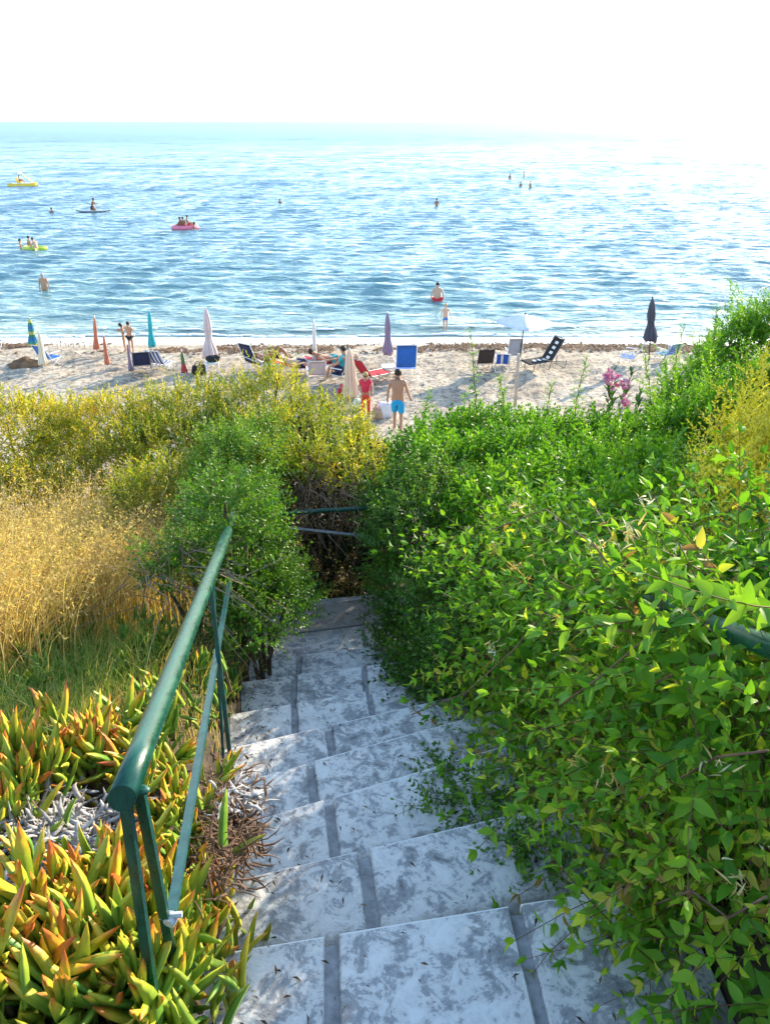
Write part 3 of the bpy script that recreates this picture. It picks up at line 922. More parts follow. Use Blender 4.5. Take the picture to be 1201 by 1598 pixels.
# ---- tall thin shoots standing above the crest
G_S = 'tall thin shoots standing up against the beach'
SHOOT = [('thin leafy shoot standing before the dark brown chair', (735, 690), (733, 522), 6.6), ('thin bare topped shoot left of the wooden post', (785, 670), (779, 590), 6.4),
         ('leafy shoot standing between the black lounger and the oleander', (912, 690), (915, 560), 6.4), ('leafy shoot rising in front of the dark grey parasol', (1018, 690), (1003, 548), 6.6),
         ('short leafy shoot beside the walking man', (655, 700), (668, 615), 6.2), ('leafy shoot just left of the pink oleander flowers', (868, 700), (862, 600), 6.2),
         ('wispy shoot near the blue chair at the right end of the row', (1060, 640), (1068, 510), 7.6), ('tall wispy shoot with its tip above the waterline on the right', (1120, 560), (1118, 478), 8.3)]
r = np.random.default_rng(55)
for lab, pa, pb, F in SHOOT:
    a, b2 = at_f(*pa, F), at_f(*pb, F)
    a = a - (0, 0, .25)
    n = 26
    ts = np.linspace(0, 1, n)
    bow = r.normal(0, .05, 3)
    line = a + (b2 - a) * ts[:, None] + bow * np.sin(pi * ts)[:, None] + r.normal(0, .004, (n, 3))
    root = thing('tall_shoot', lab, 'shoot', (a[0], a[1], a[2]), 0, G_S)
    mb = MB(); mb.tube(line - a, np.linspace(.009, .002, n), 5); mb.build('stem', BARK, root, True)
    P = np.repeat(line[4:], 3, axis=0)
    D = r.normal(0, .8, P.shape) + (0, 0, .7)
    LP, LR, LS, LT, SV, SF = expand(SP_HERB, P, frames_from_dir(D, None, None, r), np.repeat(np.linspace(.75, .38, n - 4), 3), np.clip(.55 + r.normal(0, .2, len(P)), 0, 1), r)
    fo = link('foliage', leaves_mesh('foliage', D1, LP - a, LR, LS, LT, (SV - a, SF)), root, M_HERB); fo['kind'] = 'stuff'

# ---- oleander with pink flowers
root_p = at_f(965, 720, 6.4)
ole = thing('oleander', 'oleander with bright pink flower heads standing before the sand', 'oleander', root_p)
M_OLE = leaf_mat('oleander_leaf', [(0, (.02, .07, .015)), (.5, (.05, .14, .03)), (1, (.14, .24, .05))], trans=.25)
M_PINK = leaf_mat('oleander_petal', [(0, (.62, .12, .29)), (.5, (.74, .27, .42)), (1, (.84, .52, .62))], trans=.3, tc=(1, 1, 1), tboost=1.0)
SP_OLE = [Sprig(70 + s, 16, .40, .15, 'spiral', 38, .1, .3, stem_r=.004) for s in range(3)]
P = np.array([at_f(x, y, 6.4) for x, y in ((962, 690), (950, 660), (985, 670), (970, 640), (955, 640), (975, 700), (940, 690))])
D = np.array([(x, .1, 1.0) for x in (0, -.15, .2, .1, -.1, .25, -.3)])
LP, LR, LS, LT, SV, SF = expand(SP_OLE, P, frames_from_dir(D, None, None, r), np.full(len(P), .8), np.full(len(P), .4), r, .3)
for k in range(len(LP)):
    pass
fo = link('foliage', leaves_mesh('foliage', D3, LP - root_p, LR, LS, LT, (SV - root_p, SF)), ole, M_OLE); fo['kind'] = 'stuff'
def blossom(P0, spread, n, r, pet=.030):
    c = P0 + r.normal(0, 1, (n, 3)) * spread
    pos = np.repeat(c, 5, axis=0)
    a = np.tile(np.arange(5) * 2 * pi / 5, n)
    ax = np.repeat(norm(r.normal(0, .5, (n, 3)) + (0, -.5, .8)), 5, axis=0)
    e1 = norm(np.cross(ax, [1.0, 0, .01])); e2 = np.cross(ax, e1)
    d = e1 * np.cos(a)[:, None] + e2 * np.sin(a)[:, None] + ax * .35
    return pos, frames_from_dir(d, ax), np.full(len(pos), pet) * r.uniform(.8, 1.2, len(pos)), r.uniform(0, 1, len(pos))
D_PET = leaf_diamond(.42, .1, .1)
for (x, y, sx, sy, n) in ((956, 590, 11, 8, 18), (972, 598, 7, 7, 12), (948, 585, 6, 5, 8), (974, 628, 6, 7, 10)):
    c = at_f(x, y, 6.35); k = depth(c) / 1200
    p_, r_, s_, t_ = blossom(c, np.array([sx * .7, sx * .5, sy * .7]) * k, n, r)
    link('flower_head', leaves_mesh('flower_head', D_PET, p_ - root_p, r_, s_, t_), ole, M_PINK)

# ---- grasses
def blades(n, P, ht, lean, wd, r, nseg=5, spread=.35):
    """curved ribbons; returns verts, quads, tip positions and tip directions"""
    az = r.uniform(0, 6.28, n)
    h_ = np.stack([np.cos(az), np.sin(az), 0 * az], 1) * spread * r.uniform(.2, 1.4, n)[:, None] + lean
    ts = np.linspace(0, 1, nseg + 1)
    ctr = P[:, None, :] + (ht[:, None] * ts)[:, :, None] * np.array([0, 0, 1.0]) * (1 - .25 * ts)[None, :, None] + (ht[:, None] * ts ** 2)[:, :, None] * h_[:, None, :]
    droop = (ht[:, None] * ts ** 3)[:, :, None] * np.array([0, 0, -.25]) * (np.linalg.norm(h_, axis=1) ** 1.3)[:, None, None]
    ctr = ctr + droop
    sd_ = norm(np.stack([-np.sin(az), np.cos(az), 0 * az], 1) + r.normal(0, .3, (n, 3)))
    ww = wd[:, None] * (1 - ts ** 1.6 * .9)[None]
    Lf, Rt = ctr - sd_[:, None] * ww[:, :, None], ctr + sd_[:, None] * ww[:, :, None]
    V = np.stack([Lf, Rt], 2).reshape(-1, 3)
    m_ = 2 * (nseg + 1)
    q = np.array([[2 * i, 2 * i + 1, 2 * i + 3, 2 * i + 2] for i in range(nseg)])
    F = (q[None] + (m_ * np.arange(n))[:, None, None]).reshape(-1, 4)
    return V, F, ctr[:, -1], norm(ctr[:, -1] - ctr[:, -2]), m_
M_DRY = leaf_mat('dry_grass', [(0, (.24, .15, .06)), (.4, (.52, .38, .15)), (.75, (.74, .57, .25)), (1, (.55, .55, .14))], trans=.48, rough=.6, tboost=1.2)
M_GRN = leaf_mat('green_grass', [(0, (.06, .15, .02)), (.5, (.14, .28, .04)), (1, (.40, .40, .12))], trans=.35, rough=.5)
D_SEED = leaf_diamond(.16, .06, .25)
def grass_patch(name, spec, m, seed, seeds=0, tint=(.5, .25), wd=.0016):
    r = np.random.default_rng(seed)
    VV, FF, TI, o = [], [], [], 0
    tp, td = [], []
    for (px, py, F, sx, sy, n, h0, h1, lx, ly) in spec:
        c = at_f(px, py, F)
        k = depth(c) / 1200
        x = c[0] + r.normal(0, sx * k, n); y = c[1] + r.normal(0, sy, n)
        P = np.stack([x, y, hill_z(x, y) - .02], 1)
        ht = r.uniform(h0, h1, n)
        V, Fq, tips, tdir, m_ = blades(n, P, ht, np.array([lx, ly, 0]), np.full(n, wd) * r.uniform(.6, 1.6, n), r)
        VV.append(V); FF.append(Fq + o); o += len(V)
        TI.append(np.repeat(np.clip(tint[0] + tint[1] * r.normal(0, 1, n), 0, 1), m_))
        tall = ht > np.quantile(ht, .45)
        tp.append(tips[tall]); td.append(tdir[tall])
    V, F, TIn = np.concatenate(VV), np.concatenate(FF), np.concatenate(TI)
    T = np.concatenate([F[:, [0, 1, 2]], F[:, [0, 2, 3]]])
    if seeds:
        tp, td = np.concatenate(tp), np.concatenate(td)
        n = len(tp)
        p = np.repeat(tp, seeds, 0) - np.repeat(td, seeds, 0) * r.uniform(0, .14, n * seeds)[:, None] + r.normal(0, .010, (n * seeds, 3))
        d = np.repeat(td, seeds, 0) * .4 + r.normal(0, .5, p.shape) + (0, 0, -.5)
        rot = frames_from_dir(d, None, r.uniform(0, 6, len(p)), r)
        v = p[:, None] + .02 * r.uniform(.7, 1.4, len(p))[:, None, None] * np.einsum('mij,nj->mni', rot, D_SEED[0])
        t = (D_SEED[1][None] + (5 * np.arange(len(p)))[:, None, None]).reshape(-1, 3)
        T = np.concatenate([T, t + len(V)]); V = np.concatenate([V, v.reshape(-1, 3)])
        TIn = np.concatenate([TIn, np.repeat(np.clip(.65 + .2 * r.normal(0, 1, len(p)), 0, 1), 5)])
    me = mesh_np(name, V, T, TIn)
    NTRI[0] += len(T)
    return tag(link(name, me, m=m), kind='stuff')
grass_patch('tall_dry_grass', [(0, 860, 3.7, 90, .3, 1300, .6, 1.05, .25, .1), (-30, 950, 3.0, 60, .3, 600, .45, .8, .18, .1), (-60, 900, 3.3, 80, .4, 1000, .5, .95, .2, .1), (90, 880, 3.6, 60, .25, 900, .4, .8, .1, .1), (30, 820, 4.1, 110, .4, 1100, .6, 1.05, .1, 0),
    (180, 850, 4.0, 60, .35, 1000, .5, 1.0, .0, 0), (230, 830, 4.4, 60, .3, 800, .6, 1.15, 0, 0), (90, 740, 5.2, 120, .4, 1300, .7, 1.35, .05, 0), (240, 720, 5.3, 70, .4, 700, .7, 1.3, 0, 0), (0, 800, 4.4, 90, .35, 1500, .6, 1.2, .25, 0), (80, 800, 4.2, 70, .35, 1300, .6, 1.15, .2, 0), (160, 800, 4.6, 70, .3, 800, .6, 1.1, 0, 0)], M_DRY, 41, 3, (.55, .22), .0023)
grass_patch('dry_seed_grass', [(30, 720, 5.0, 110, .35, 900, .8, 1.5, .15, -.15), (120, 720, 4.9, 90, .35, 900, .8, 1.45, .1, -.15), (220, 720, 5.1, 60, .3, 600, .9, 1.5, 0, -.15), (270, 700, 5.5, 50, .2, 260, 1.3, 1.7, 0, -.2), (330, 720, 5.3, 60, .3, 350, 1.0, 1.5, 0, -.15), (450, 720, 5.3, 60, .3, 500, 1.0, 1.45, 0, -.25), (540, 730, 5.3, 40, .3, 250, 1.0, 1.35, 0, -.2)], M_DRY, 42, 7, (.55, .24), .0019)
grass_patch('green_grass', [(60, 840, 3.9, 110, .4, 700, .4, 1.0, .2, 0), (120, 760, 4.9, 110, .3, 500, .7, 1.25, .1, 0), (150, 940, 3.0, 110, .22, 1500, .16, .42, .05, -.05), (60, 1020, 2.55, 90, .25, 1800, .12, .34, .05, -.05), (150, 980, 2.8, 80, .2, 500, .1, .3, 0, 0), (60, 1070, 2.3, 80, .18, 700, .08, .26, .1, 0), (230, 1060, 2.35, 50, .15, 250, .06, .2, 0, 0), (20, 1150, 2.0, 60, .1, 250, .08, .2, .1, 0)], M_GRN, 43, 0, (.55, .3), .0018)
grass_patch('pale_dry_grass', [(170, 1060, 2.4, 90, .18, 900, .08, .24, .05, 0), (60, 1100, 2.15, 60, .15, 500, .08, .24, .1, -.1), (160, 1500, 1.05, 40, .1, 30, .1, .24, 0, 0), (250, 930, 3.0, 60, .25, 260, .2, .45, .2, 0)], M_DRY, 44, 0, (.6, .25), .0012)
# bare twigs hanging over the dark hollow
def twigs(name, spec, m, seed, label=None, cat=None):
    r = np.random.default_rng(seed)
    mb = MB()
    for (px, py, F, sx, sy, n, ln, dx, dz) in spec:
        c = at_f(px, py, F); k = depth(c) / 1200
        for _ in range(n):
            p = c + np.array([r.normal(0, sx * k), r.normal(0, .15), r.normal(0, sy * k)])
            d = norm(np.array([dx + r.normal(0, .6), -.35 + r.normal(0, .4), dz + r.normal(0, .45)]))
            l_ = ln * r.uniform(.5, 1.4)
            q = r.normal(0, .25, 3) + (0, 0, -.35)
            mb.tube([p, p + d * l_ * .5 + q * l_ * .12, p + d * l_ + q * l_ * .5], [.0028, .002, .0009], 3, False)
    return mb.build(name, m)
M_TWIG = mat('dry_twig', (.24, .17, .11), .85, .3, 12)
tag(twigs('hanging_dry_twigs', [(480, 740, 5.0, 50, 20, 110, .34, 0, -.5), (540, 755, 5.0, 35, 18, 80, .30, .1, -.5), (500, 775, 4.8, 50, 14, 36, .26, 0, -.6), (450, 890, 5.0, 40, 30, 14, .35, .2, -.1), (270, 900, 3.0, 40, 25, 70, .35, .3, .1)], M_TWIG, 61), 'tangle of bare dry twigs hanging over the dark hollow', 'twigs', None, 'stuff')
exec_time('grass %d' % NTRI[0])

# ---- ice plants: fleshy finger leaves, every leaf an object
def ice_mat():
    m, N, L, b = nodes('ice_plant_leaf')
    a = N.new('ShaderNodeAttribute'); a.attribute_name = 'tint'
    r_ = ramp(N, [(0, (.05, .16, .02)), (.25, (.14, .30, .03)), (.5, (.34, .42, .03)), (.7, (.60, .44, .03)), (.85, (.66, .22, .03)), (1, (.42, .08, .035))])
    L.new(a.outputs['Fac'], r_.inputs[0])
    tc = N.new('ShaderNodeTexCoord'); n_ = N.new('ShaderNodeTexNoise'); n_.inputs['Scale'].default_value = 40; n_.inputs['Detail'].default_value = 4
    L.new(tc.outputs['Object'], n_.inputs['Vector'])
    hs = N.new('ShaderNodeHueSaturation'); mrr = N.new('ShaderNodeMapRange'); mrr.inputs['To Min'].default_value = .75; mrr.inputs['To Max'].default_value = 1.2
    L.new(n_.outputs['Fac'], mrr.inputs['Value']); L.new(mrr.outputs[0], hs.inputs['Value']); L.new(r_.outputs[0], hs.inputs['Color'])
    L.new(hs.outputs[0], b.inputs['Base Color'])
    b.inputs['Roughness'].default_value = .48
    b.inputs['Subsurface Weight'].default_value = .25
    b.inputs['Subsurface Radius'].default_value = (.02, .012, .003)
    b.inputs['Subsurface Scale'].default_value = .3
    return m
M_ICE = ice_mat()
ICE = []   # leaf meshes: (class of tint) x shape; the tips redden
for cls, (t0, t1) in enumerate([(.05, .26), (.16, .46), (.24, .70), (.32, .92), (.52, .97), (.80, 1.0)]):
    row = []
    for sh, (cv, wd) in enumerate([(.20, .094), (.34, .102), (.12, .086)]):
        V, T = leaf_finger(cv, wd)
        ti = t0 + (t1 - t0) * np.clip((V[:, 1] - .35) / .6, 0, 1) ** 1.3
        me = mesh_np('leaf', V, T, ti, True); me.materials.append(M_ICE)
        row.append(me)
    ICE.append(row)
def ice_clump(label, shoots_, seed, group):
    """shoots_: list of (pos, dir, size, colour mean)"""
    r = np.random.default_rng(seed)
    base = np.mean([s_[0] for s_ in shoots_], axis=0)
    root = thing('ice_plant', label, 'ice plant', base, 0, group)
    for (p, d, size, cm) in shoots_:
        d = norm(np.array(d))
        mbs = MB(); mbs.tube([p - base - d * size * .9 + (0, 0, -size * .5), p - base - d * size * .2, p - base + d * size * .45], [.008, .007, .005], 5)
        mbs.build('stem', mat('ice_plant_stem', (.20, .14, .07), .8, .3, 20), root, True)
        e1 = norm(np.cross(d, [0, 0, 1.0] + r.normal(0, .3, 3))); e2 = np.cross(d, e1)
        a = r.uniform(0, 6.28)
        npair = r.integers(3, 5)
        for i in range(npair):
            t = i / (npair - 1)
            a += pi / 2 + r.normal(0, .15)
            for k in range(2):
                q = a + k * pi
                an = radians(43 - 35 * t + r.normal(0, 9))
                out = e1 * cos(q) + e2 * sin(q)
                dd = cos(an) * d + sin(an) * out + np.array([0, 0, .15])
                pos = p + d * size * (.55 * t - .15)
                if pos[0] > stair_left(pos[1]) + (.27 if pos[1] < 1.35 else .10): continue
                ls = size * (1.25 - .40 * t) * r.uniform(.8, 1.15)
                R = frames_from_dir(dd[None], (d - out * .8)[None])[0]
                cls = int(np.clip(round(cm + .35 + r.normal(0, .75) + (.9 if (i == 0 and r.random() < .55) else 0)), 0, 5))
                o = bpy.data.objects.new('leaf', ICE[cls][r.integers(0, 3)])
                C.objects.link(o); o.parent = root
                M = Matrix([[*(R[0] * ls), pos[0] - base[0]], [*(R[1] * ls), pos[1] - base[1]], [*(R[2] * ls), pos[2] - base[2]], [0, 0, 0, 1]])
                o.matrix_local = M
    n = len(shoots_) * 6
    pick = r.integers(0, len(shoots_), n)
    pp = np.array([shoots_[q][0] for q in pick]) - base + np.stack([r.normal(0, .075, n), r.normal(0, .075, n), -r.uniform(.03, .09, n)], 1)
    dd = np.stack([r.normal(0, .38, n), r.normal(-.1, .38, n), r.uniform(.6, 1.0, n)], 1)
    ok = pp[:, 0] + base[0] < np.interp(pp[:, 1] + base[1], [-.5, .8, 1.2, 2.6, 3.7, 5], [-.40, -.40, -.44, -.72, -.80, -.85]) + np.where(pp[:, 1] + base[1] < 1.4, .12, .0)
    pp, dd, pick = pp[ok], dd[ok], pick[ok]; n = len(pp)
    gV, gT = leaf_finger(.25, .096, 5)
    cmv = np.clip((np.array([shoots_[q][3] for q in pick]) + r.normal(0, .7, n) - .1) / 5, 0, 1)
    sz = np.array([shoots_[q][2] for q in pick]) * r.uniform(.7, 1.15, n)
    v = pp[:, None] + sz[:, None, None] * np.einsum('mij,nj->mni', frames_from_dir(dd, None, r.uniform(0, 6, n), r), gV)
    tt = np.clip(cmv[:, None] * .85 + .22 * np.clip((gV[:, 1] - .4) / .6, 0, 1)[None], 0, 1)
    fo = link('foliage', mesh_np('foliage', v.reshape(-1, 3), (gT[None] + (len(gV) * np.arange(n))[:, None, None]).reshape(-1, 3), tt.ravel(), True), root, M_ICE)
    fo['kind'] = 'stuff'
    return root
r = np.random.default_rng(77)
G_I = 'ice plants carpeting the bank left of the steps'
ICEPL = [  # label, (px,py) centre, spread px, n shoots, size, colour class mean
 ('yellow and orange ice plant at the lower left corner of the bank', (40, 1560), (60, 50), 9, .085, 2.7),
 ('lime ice plant left of the bottom of the handrail post', (160, 1540), (55, 50), 9, .085, 2.3),
 ('yellow green ice plant with red tips at the foot of the handrail post', (270, 1570), (45, 45), 8, .08, 2.5),
 ('green ice plant spilling against the lowest step', (385, 1560), (45, 40), 9, .07, 2.0),
 ('green ice plant with a few red leaves between post and second step', (340, 1470), (40, 35), 7, .075, 2.2),
 ('red leaved ice plant beside the second step', (365, 1400), (30, 28), 6, .08, 3.2),
 ('bright yellow ice plant right of the grey dead stems', (200, 1390), (45, 45), 8, .085, 2.9),
 ('yellow ice plant in front of the grey dead stems', (90, 1400), (55, 40), 8, .085, 2.8),
 ('orange tinged ice plant at the left edge below the dead stems', (20, 1460), (40, 40), 7, .085, 3.1),
 ('lime ice plant just left of the lower handrail bar', (235, 1470), (40, 40), 7, .08, 2.1),
 ('yellow orange ice plant left of the end of the handrail', (60, 1190), (50, 32), 9, .085, 2.7),
 ('golden ice plant clump above the grey dead stems', (130, 1160), (45, 32), 9, .085, 3.0),
 ('green ice plant with orange leaves between handrail and lower bar', (255, 1230), (30, 40), 8, .08, 2.7),
 ('dull green ice plant under the lower handrail bar', (300, 1310), (30, 40), 7, .075, 2.1),
 ('yellow green ice plant at the left edge near the dry grass', (10, 1240), (28, 30), 6, .085, 2.4),
 ('green ice plant under the middle of the handrail', (220, 1120), (40, 25), 8, .08, 1.6),
 ('green ice plant beside the dark posts above the middle steps', (330, 1090), (28, 40), 8, .075, .9),
 ('dark green ice plant patch below the dry grass', (110, 985), (70, 22), 11, .085, .8),
 ('dark green ice plant patch left of the far handrail', (225, 1000), (45, 25), 10, .085, .8),
 ('dark green ice plant growing onto the sixth step', (375, 1060), (20, 35), 7, .075, .7),
 ('green ice plant patch among the dry blades near the left edge', (30, 1040), (45, 22), 7, .085, 1.0),
]
for k, (lab, (px, py), (sx, sy), n, size, cm) in enumerate(ICEPL):
    sh = []
    for j in range(int(n * 1.35)):
        qx, qy = px + r.uniform(-1.25, 1.25) * sx, py + r.uniform(-1.25, 1.25) * sy
        z = 6.7
        for _ in range(8):
            p = at_z(qx, qy, z); z = float(hill_z(p[0], p[1])) + .10
        p = at_z(qx, qy, z)
        xl = stair_left(p[1])
        if p[1] < 1.4: xl += .18
        if p[0] > xl + .02: p[0] = xl + .02 + r.uniform(-.04, .05); p[2] = float(hill_z(xl - .25, p[1])) + .10
        if p[0] > xl - .045 and r.random() < .35: continue
        p = p + (0, 0, r.uniform(-.03, .05))
        sh.append((p, (r.normal(0, .45), r.normal(-.15, .4), 1.0), size * r.uniform(.85, 1.35) * (1.25 if py > 1100 else 1), cm))
    ice_clump(lab, sh, 500 + k, G_I)
# dead grey stems and the brown dried rosette
def dead_heap(name, label, px, py, sx, sy, n, m, seed, ln=.05, w0=.006, zoff=.05):
    r = np.random.default_rng(seed)
    mb = MB()
    c = None
    for _ in range(n):
        qx, qy = px + r.normal(0, .5) * sx, py + r.normal(0, .5) * sy
        z = 6.6
        for _k in range(6):
            p = at_z(qx, qy, z); z = float(hill_z(min(p[0], stair_left(p[1]) - .25), p[1])) + zoff
        p = at_z(qx, qy, z) + (0, 0, r.uniform(-.04, .03))
        d = norm(np.array([r.normal(0, 1), r.normal(0, 1), r.normal(.1, .5)]))
        q = r.normal(0, .5, 3)
        l_ = ln * r.uniform(.6, 1.5)
        mb.tube([p, p + d * l_ * .35 + q * l_ * .15, p + d * l_ * .7 + q * l_ * .1, p + d * l_ - q * l_ * .2], np.array([.7, 1, .8, .1]) * w0 * r.uniform(.5, 1.3), 5, True, .3)
    return tag(mb.build(name, m, smooth=True), label, 'dead stems', None, 'stuff')
dead_heap('dead_stems', 'heap of grey dried stems among the yellow ice plants', 80, 1285, 120, 52, 640, mat('grey_dead_stem', (.36, .34, .33), .85, .6, 30, bump=.3), 91, .05, .0072)
dead_heap('dried_rosette', 'brown dried leaves hanging beside the fourth step', 358, 1285, 46, 84, 620, mat('brown_dead_leaf', (.15, .085, .05), .9, .5, 25, bump=.3), 92, .06, .0038, .09)
dead_heap('dried_rosette', 'small curl of pale dead stems on top of the brown dried leaves', 372, 1245, 40, 20, 60, mat('grey_dead_stem', (.36, .34, .33)), 93, .05, .0055, .15)
exec_time('ice %d' % NTRI[0])

# ---- honeysuckle on the right
HON_LOBES = [(1130, 960, 1.75, 105), (1010, 950, 2.05, 100), (890, 950, 2.5, 92), (1200, 1010, 1.45, 120), (800, 900, 3.0, 76), (930, 1040, 2.05, 100), (840, 1050, 2.35, 84), (1060, 1080, 1.55, 110),
             (1190, 1180, 1.2, 140), (1080, 1220, 1.4, 125), (965, 1180, 1.75, 105), (1180, 1350, 1.12, 150), (1105, 1370, 1.25, 120), (985, 1290, 1.5, 78), (1170, 1520, 1.02, 150), (1110, 1520, 1.10, 95), (870, 1180, 2.0, 72), (900, 1265, 1.75, 46), (1230, 900, 1.6, 110), (790, 1140, 2.35, 54), (1060, 1440, 1.25, 66), (1030, 1540, 1.2, 56), (1150, 1440, 1.1, 80), (1020, 1360, 1.4, 56), (1125, 985, 1.18, 34), (1195, 965, 1.12, 36), (1065, 935, 1.5, 66), (1020, 985, 1.5, 60)]
r = np.random.default_rng(123)
lb = [lobe(*q, (1, 1, 1)) for q in HON_LOBES]
SP_HON = [Sprig(80 + s, 16, .34, .057, 'decussate', 58, .35, .45, .05, stem_r=.0016, droop=.25, nseg=5) for s in range(6)]
P, Nn = sample_lobes(lb, 215, r, .22, -.8)
D = Nn * .5 + np.array([0, 0, .12]) + r.normal(0, .55, P.shape)
HR = frames_from_dir(D, None, None, r)
Sc = r.uniform(.5, 1.2, len(P))
ti = np.clip(.50 + .20 * r.normal(0, 1, len(P)) + .25 * fbm(P[:, 0], P[:, 1] + P[:, 2], 71, 4.0, 2), 0, 1)
LP, LR, LS, LT, SV, SF = expand(SP_HON, P, HR, Sc, ti, r, .14)
# keep leaves clear of the lens
near = np.linalg.norm(LP - CAM, axis=1) > .80
LP, LR, LS, LT = LP[near], LR[near], LS[near], LT[near]
off = np.array([.95, 1.6, g_z(.95, 1.6)])
hon = thing('honeysuckle', 'honeysuckle with oval green leaves and cream flowers smothering the right rail', 'honeysuckle', off)
OV = [leaf_ovate(.21, .10, .22, 6), leaf_ovate(.17, .14, .10, 6), leaf_ovate(.26, .07, .35, 6)]
OVC = [leaf_ovate(.21, .10, .22, 4), leaf_ovate(.17, .14, .10, 4), leaf_ovate(.25, .07, .35, 4)]
# the 290 leaves that show largest become objects of their own
v = LP - CAM
zc = v[:, 1] * cos(TH) - v[:, 2] * sin(TH)
sx_ = v[:, 0] / zc * 1200 + 600; sy_ = 799 - (v[:, 2] * cos(TH) + v[:, 1] * sin(TH)) / zc * 1200
inview = (sx_ > -20) & (sx_ < 1220) & (sy_ < 1620) & (sy_ > 0)
facing = np.abs(np.einsum('ij,ij->i', LR[:, :, 2], norm(v)))
cell = {}
score = LS / zc * (.35 + facing) * inview
# nearest leaf to the lens per small screen cell shows
order0 = np.argsort(zc)
seen = np.zeros(len(LP), bool); occ = set()
for i in order0:
    if not inview[i]: continue
    key = (int(sx_[i] // 22), int(sy_[i] // 22))
    if key in occ: continue
    occ.add(key); seen[i] = True
score *= np.where(seen, 1, .02)
top = np.argsort(-score)[:290]
mask = np.zeros(len(LP), bool); mask[top] = True
HM = []
for t_ in np.linspace(.1, .95, 9):
    for V, T in OV:
        me = mesh_np('leaf', V, T, np.full(len(V), t_), True); me.materials.append(M_HON); HM.append(me)
for i in top:
    q = int(np.clip(round((LT[i] - .1) / .85 * 8), 0, 8)) * 3 + int(i) % 3
    o = bpy.data.objects.new('leaf', HM[q]); C.objects.link(o); o.parent = hon
    R_, s_, p_ = LR[i], LS[i], LP[i] - off
    o.matrix_local = Matrix([[*(R_[0] * s_), p_[0]], [*(R_[1] * s_), p_[1]], [*(R_[2] * s_), p_[2]], [0, 0, 0, 1]])
me = leaves_mesh('foliage', OVC, LP[~mask] - off, LR[~mask], LS[~mask], LT[~mask], (SV - off, SF), True)
NTRI[0] += len(me.polygons)
fo = link('foliage', me, hon, M_HON); fo['kind'] = 'stuff'
# long trailing vines
def surf(px, py, F):
    k = (np.abs(sx_ - px) < 15) & (np.abs(sy_ - py) < 15)
    d = ray(px, py)
    z_ = np.quantile(zc[k], .04) - .02 if k.sum() > 3 else depth(at_f(px, py, F))
    return CAM + d * z_
M_VINE = mat('vine_stem', (.20, .11, .07), .8, .3, 20)
VINES = [[(870, 1110, 2.0), (930, 1060, 1.75), (1010, 1000, 1.5), (1080, 960, 1.3)], [(1020, 1060, 1.45), (1090, 1010, 1.3), (1160, 985, 1.18), (1230, 950, 1.12)], [(985, 1260, 1.4), (1060, 1220, 1.25), (1120, 1190, 1.15), (1210, 1170, 1.08)],
         [(760, 830, 3.3), (850, 790, 3.2), (930, 850, 2.8), (960, 900, 2.5)], [(1030, 1420, 1.2), (1090, 1400, 1.1), (1130, 1430, 1.05), (1190, 1400, 1.02)], [(640, 1120, 2.7), (720, 1080, 2.5), (800, 1010, 2.4), (850, 960, 2.3)]]
for vv in VINES:
    pts = np.array([surf(*q) for q in vv]) - off
    mb = MB(); mb.tube(pts + r.normal(0, .008, pts.shape), .0024, 6); mb.build('vine_stem', M_VINE, hon, True)
# flowers: two lips and long stamens
M_FLO = leaf_mat('honeysuckle_flower', [(0, (.75, .45, .10)), (.5, (.80, .62, .22)), (1, (.85, .80, .62))], trans=.3, tc=(1, 1, 1), tboost=1.1)
D_LIP = leaf_ovate(.075, .03, .75, 4)
for (px, py, F, n, tn) in ((808, 790, 3.5, 9, .6), (770, 856, 3.1, 10, .35), (800, 885, 2.85, 7, .2), (765, 1010, 2.45, 9, .95), (955, 1215, 1.42, 9, .4), (1182, 1382, .98, 10, .35), (1065, 862, 2.3, 9, .75), (940, 850, 2.6, 8, .7),
                          (1140, 1370, 1.05, 8, .6), (1115, 1195, 1.22, 6, .8), (1196, 1330, 1.0, 6, .95), (900, 1150, 1.75, 6, .6), (836, 868, 2.9, 6, .3), (1004, 780, 3.3, 6, .95), (980, 830, 2.9, 8, .6), (890, 1180, 1.7, 6, .5), (815, 905, 2.7, 6, .1)):
    c = surf(px, py, F) - off
    n *= 2
    d = norm(r.normal(0, .6, (n, 3)) + (0, -.6, .45))
    pos = c + r.normal(0, .012, (n, 3))
    sv = []; sc_ = r.uniform(.018, .034, n)
    link('flower', leaves_mesh('flower', D_LIP, pos, frames_from_dir(d, None, r.uniform(0, 6, n), r), sc_, np.clip(tn * .75 + r.normal(0, .2, n), 0, 1)), hon, M_FLO)
exec_time('honeysuckle %d leaves, tris %d' % (len(LP), NTRI[0]))

# litter on the steps
def litter():
    r = np.random.default_rng(31)
    P, sc_, ti = [], [], []
    for i in range(9):
        a, b2 = (LINES[i] if i < 8 else (LINES[7][0] + (0, .5), LINES[7][1] + (0, .5)))
        for k in range(210 if i < 8 else 330):
            left = r.random() < .62
            u = min(1, abs(r.normal(0, .10))) if left else 1 - min(1, abs(r.normal(0, .16)))
            if r.random() < .22: u = r.random()
            q = a + (b2 - a) * u + np.array([0, -r.uniform(.01, .34)])
            if i == 8: q = a + (b2 - a) * u * .6 + np.array([0, r.uniform(-.4, .4)])
            P.append((q[0], q[1], (TZ[i] if i < 8 else TZ[8] + .02) + .006)); sc_.append(.006 + .026 * r.random() ** 1.6); ti.append(r.random())
    P = np.array(P); n = len(P)
    d = r.normal(0, 1, (n, 3)) * (1, 1, .12)
    D_ = leaf_diamond(.13, .12, .1)
    return leaves_mesh('leaf_litter', D_, P, frames_from_dir(d, np.tile([0, 0, 1.0], (n, 1)) + r.normal(0, .3, (n, 3))), np.array(sc_), np.array(ti))
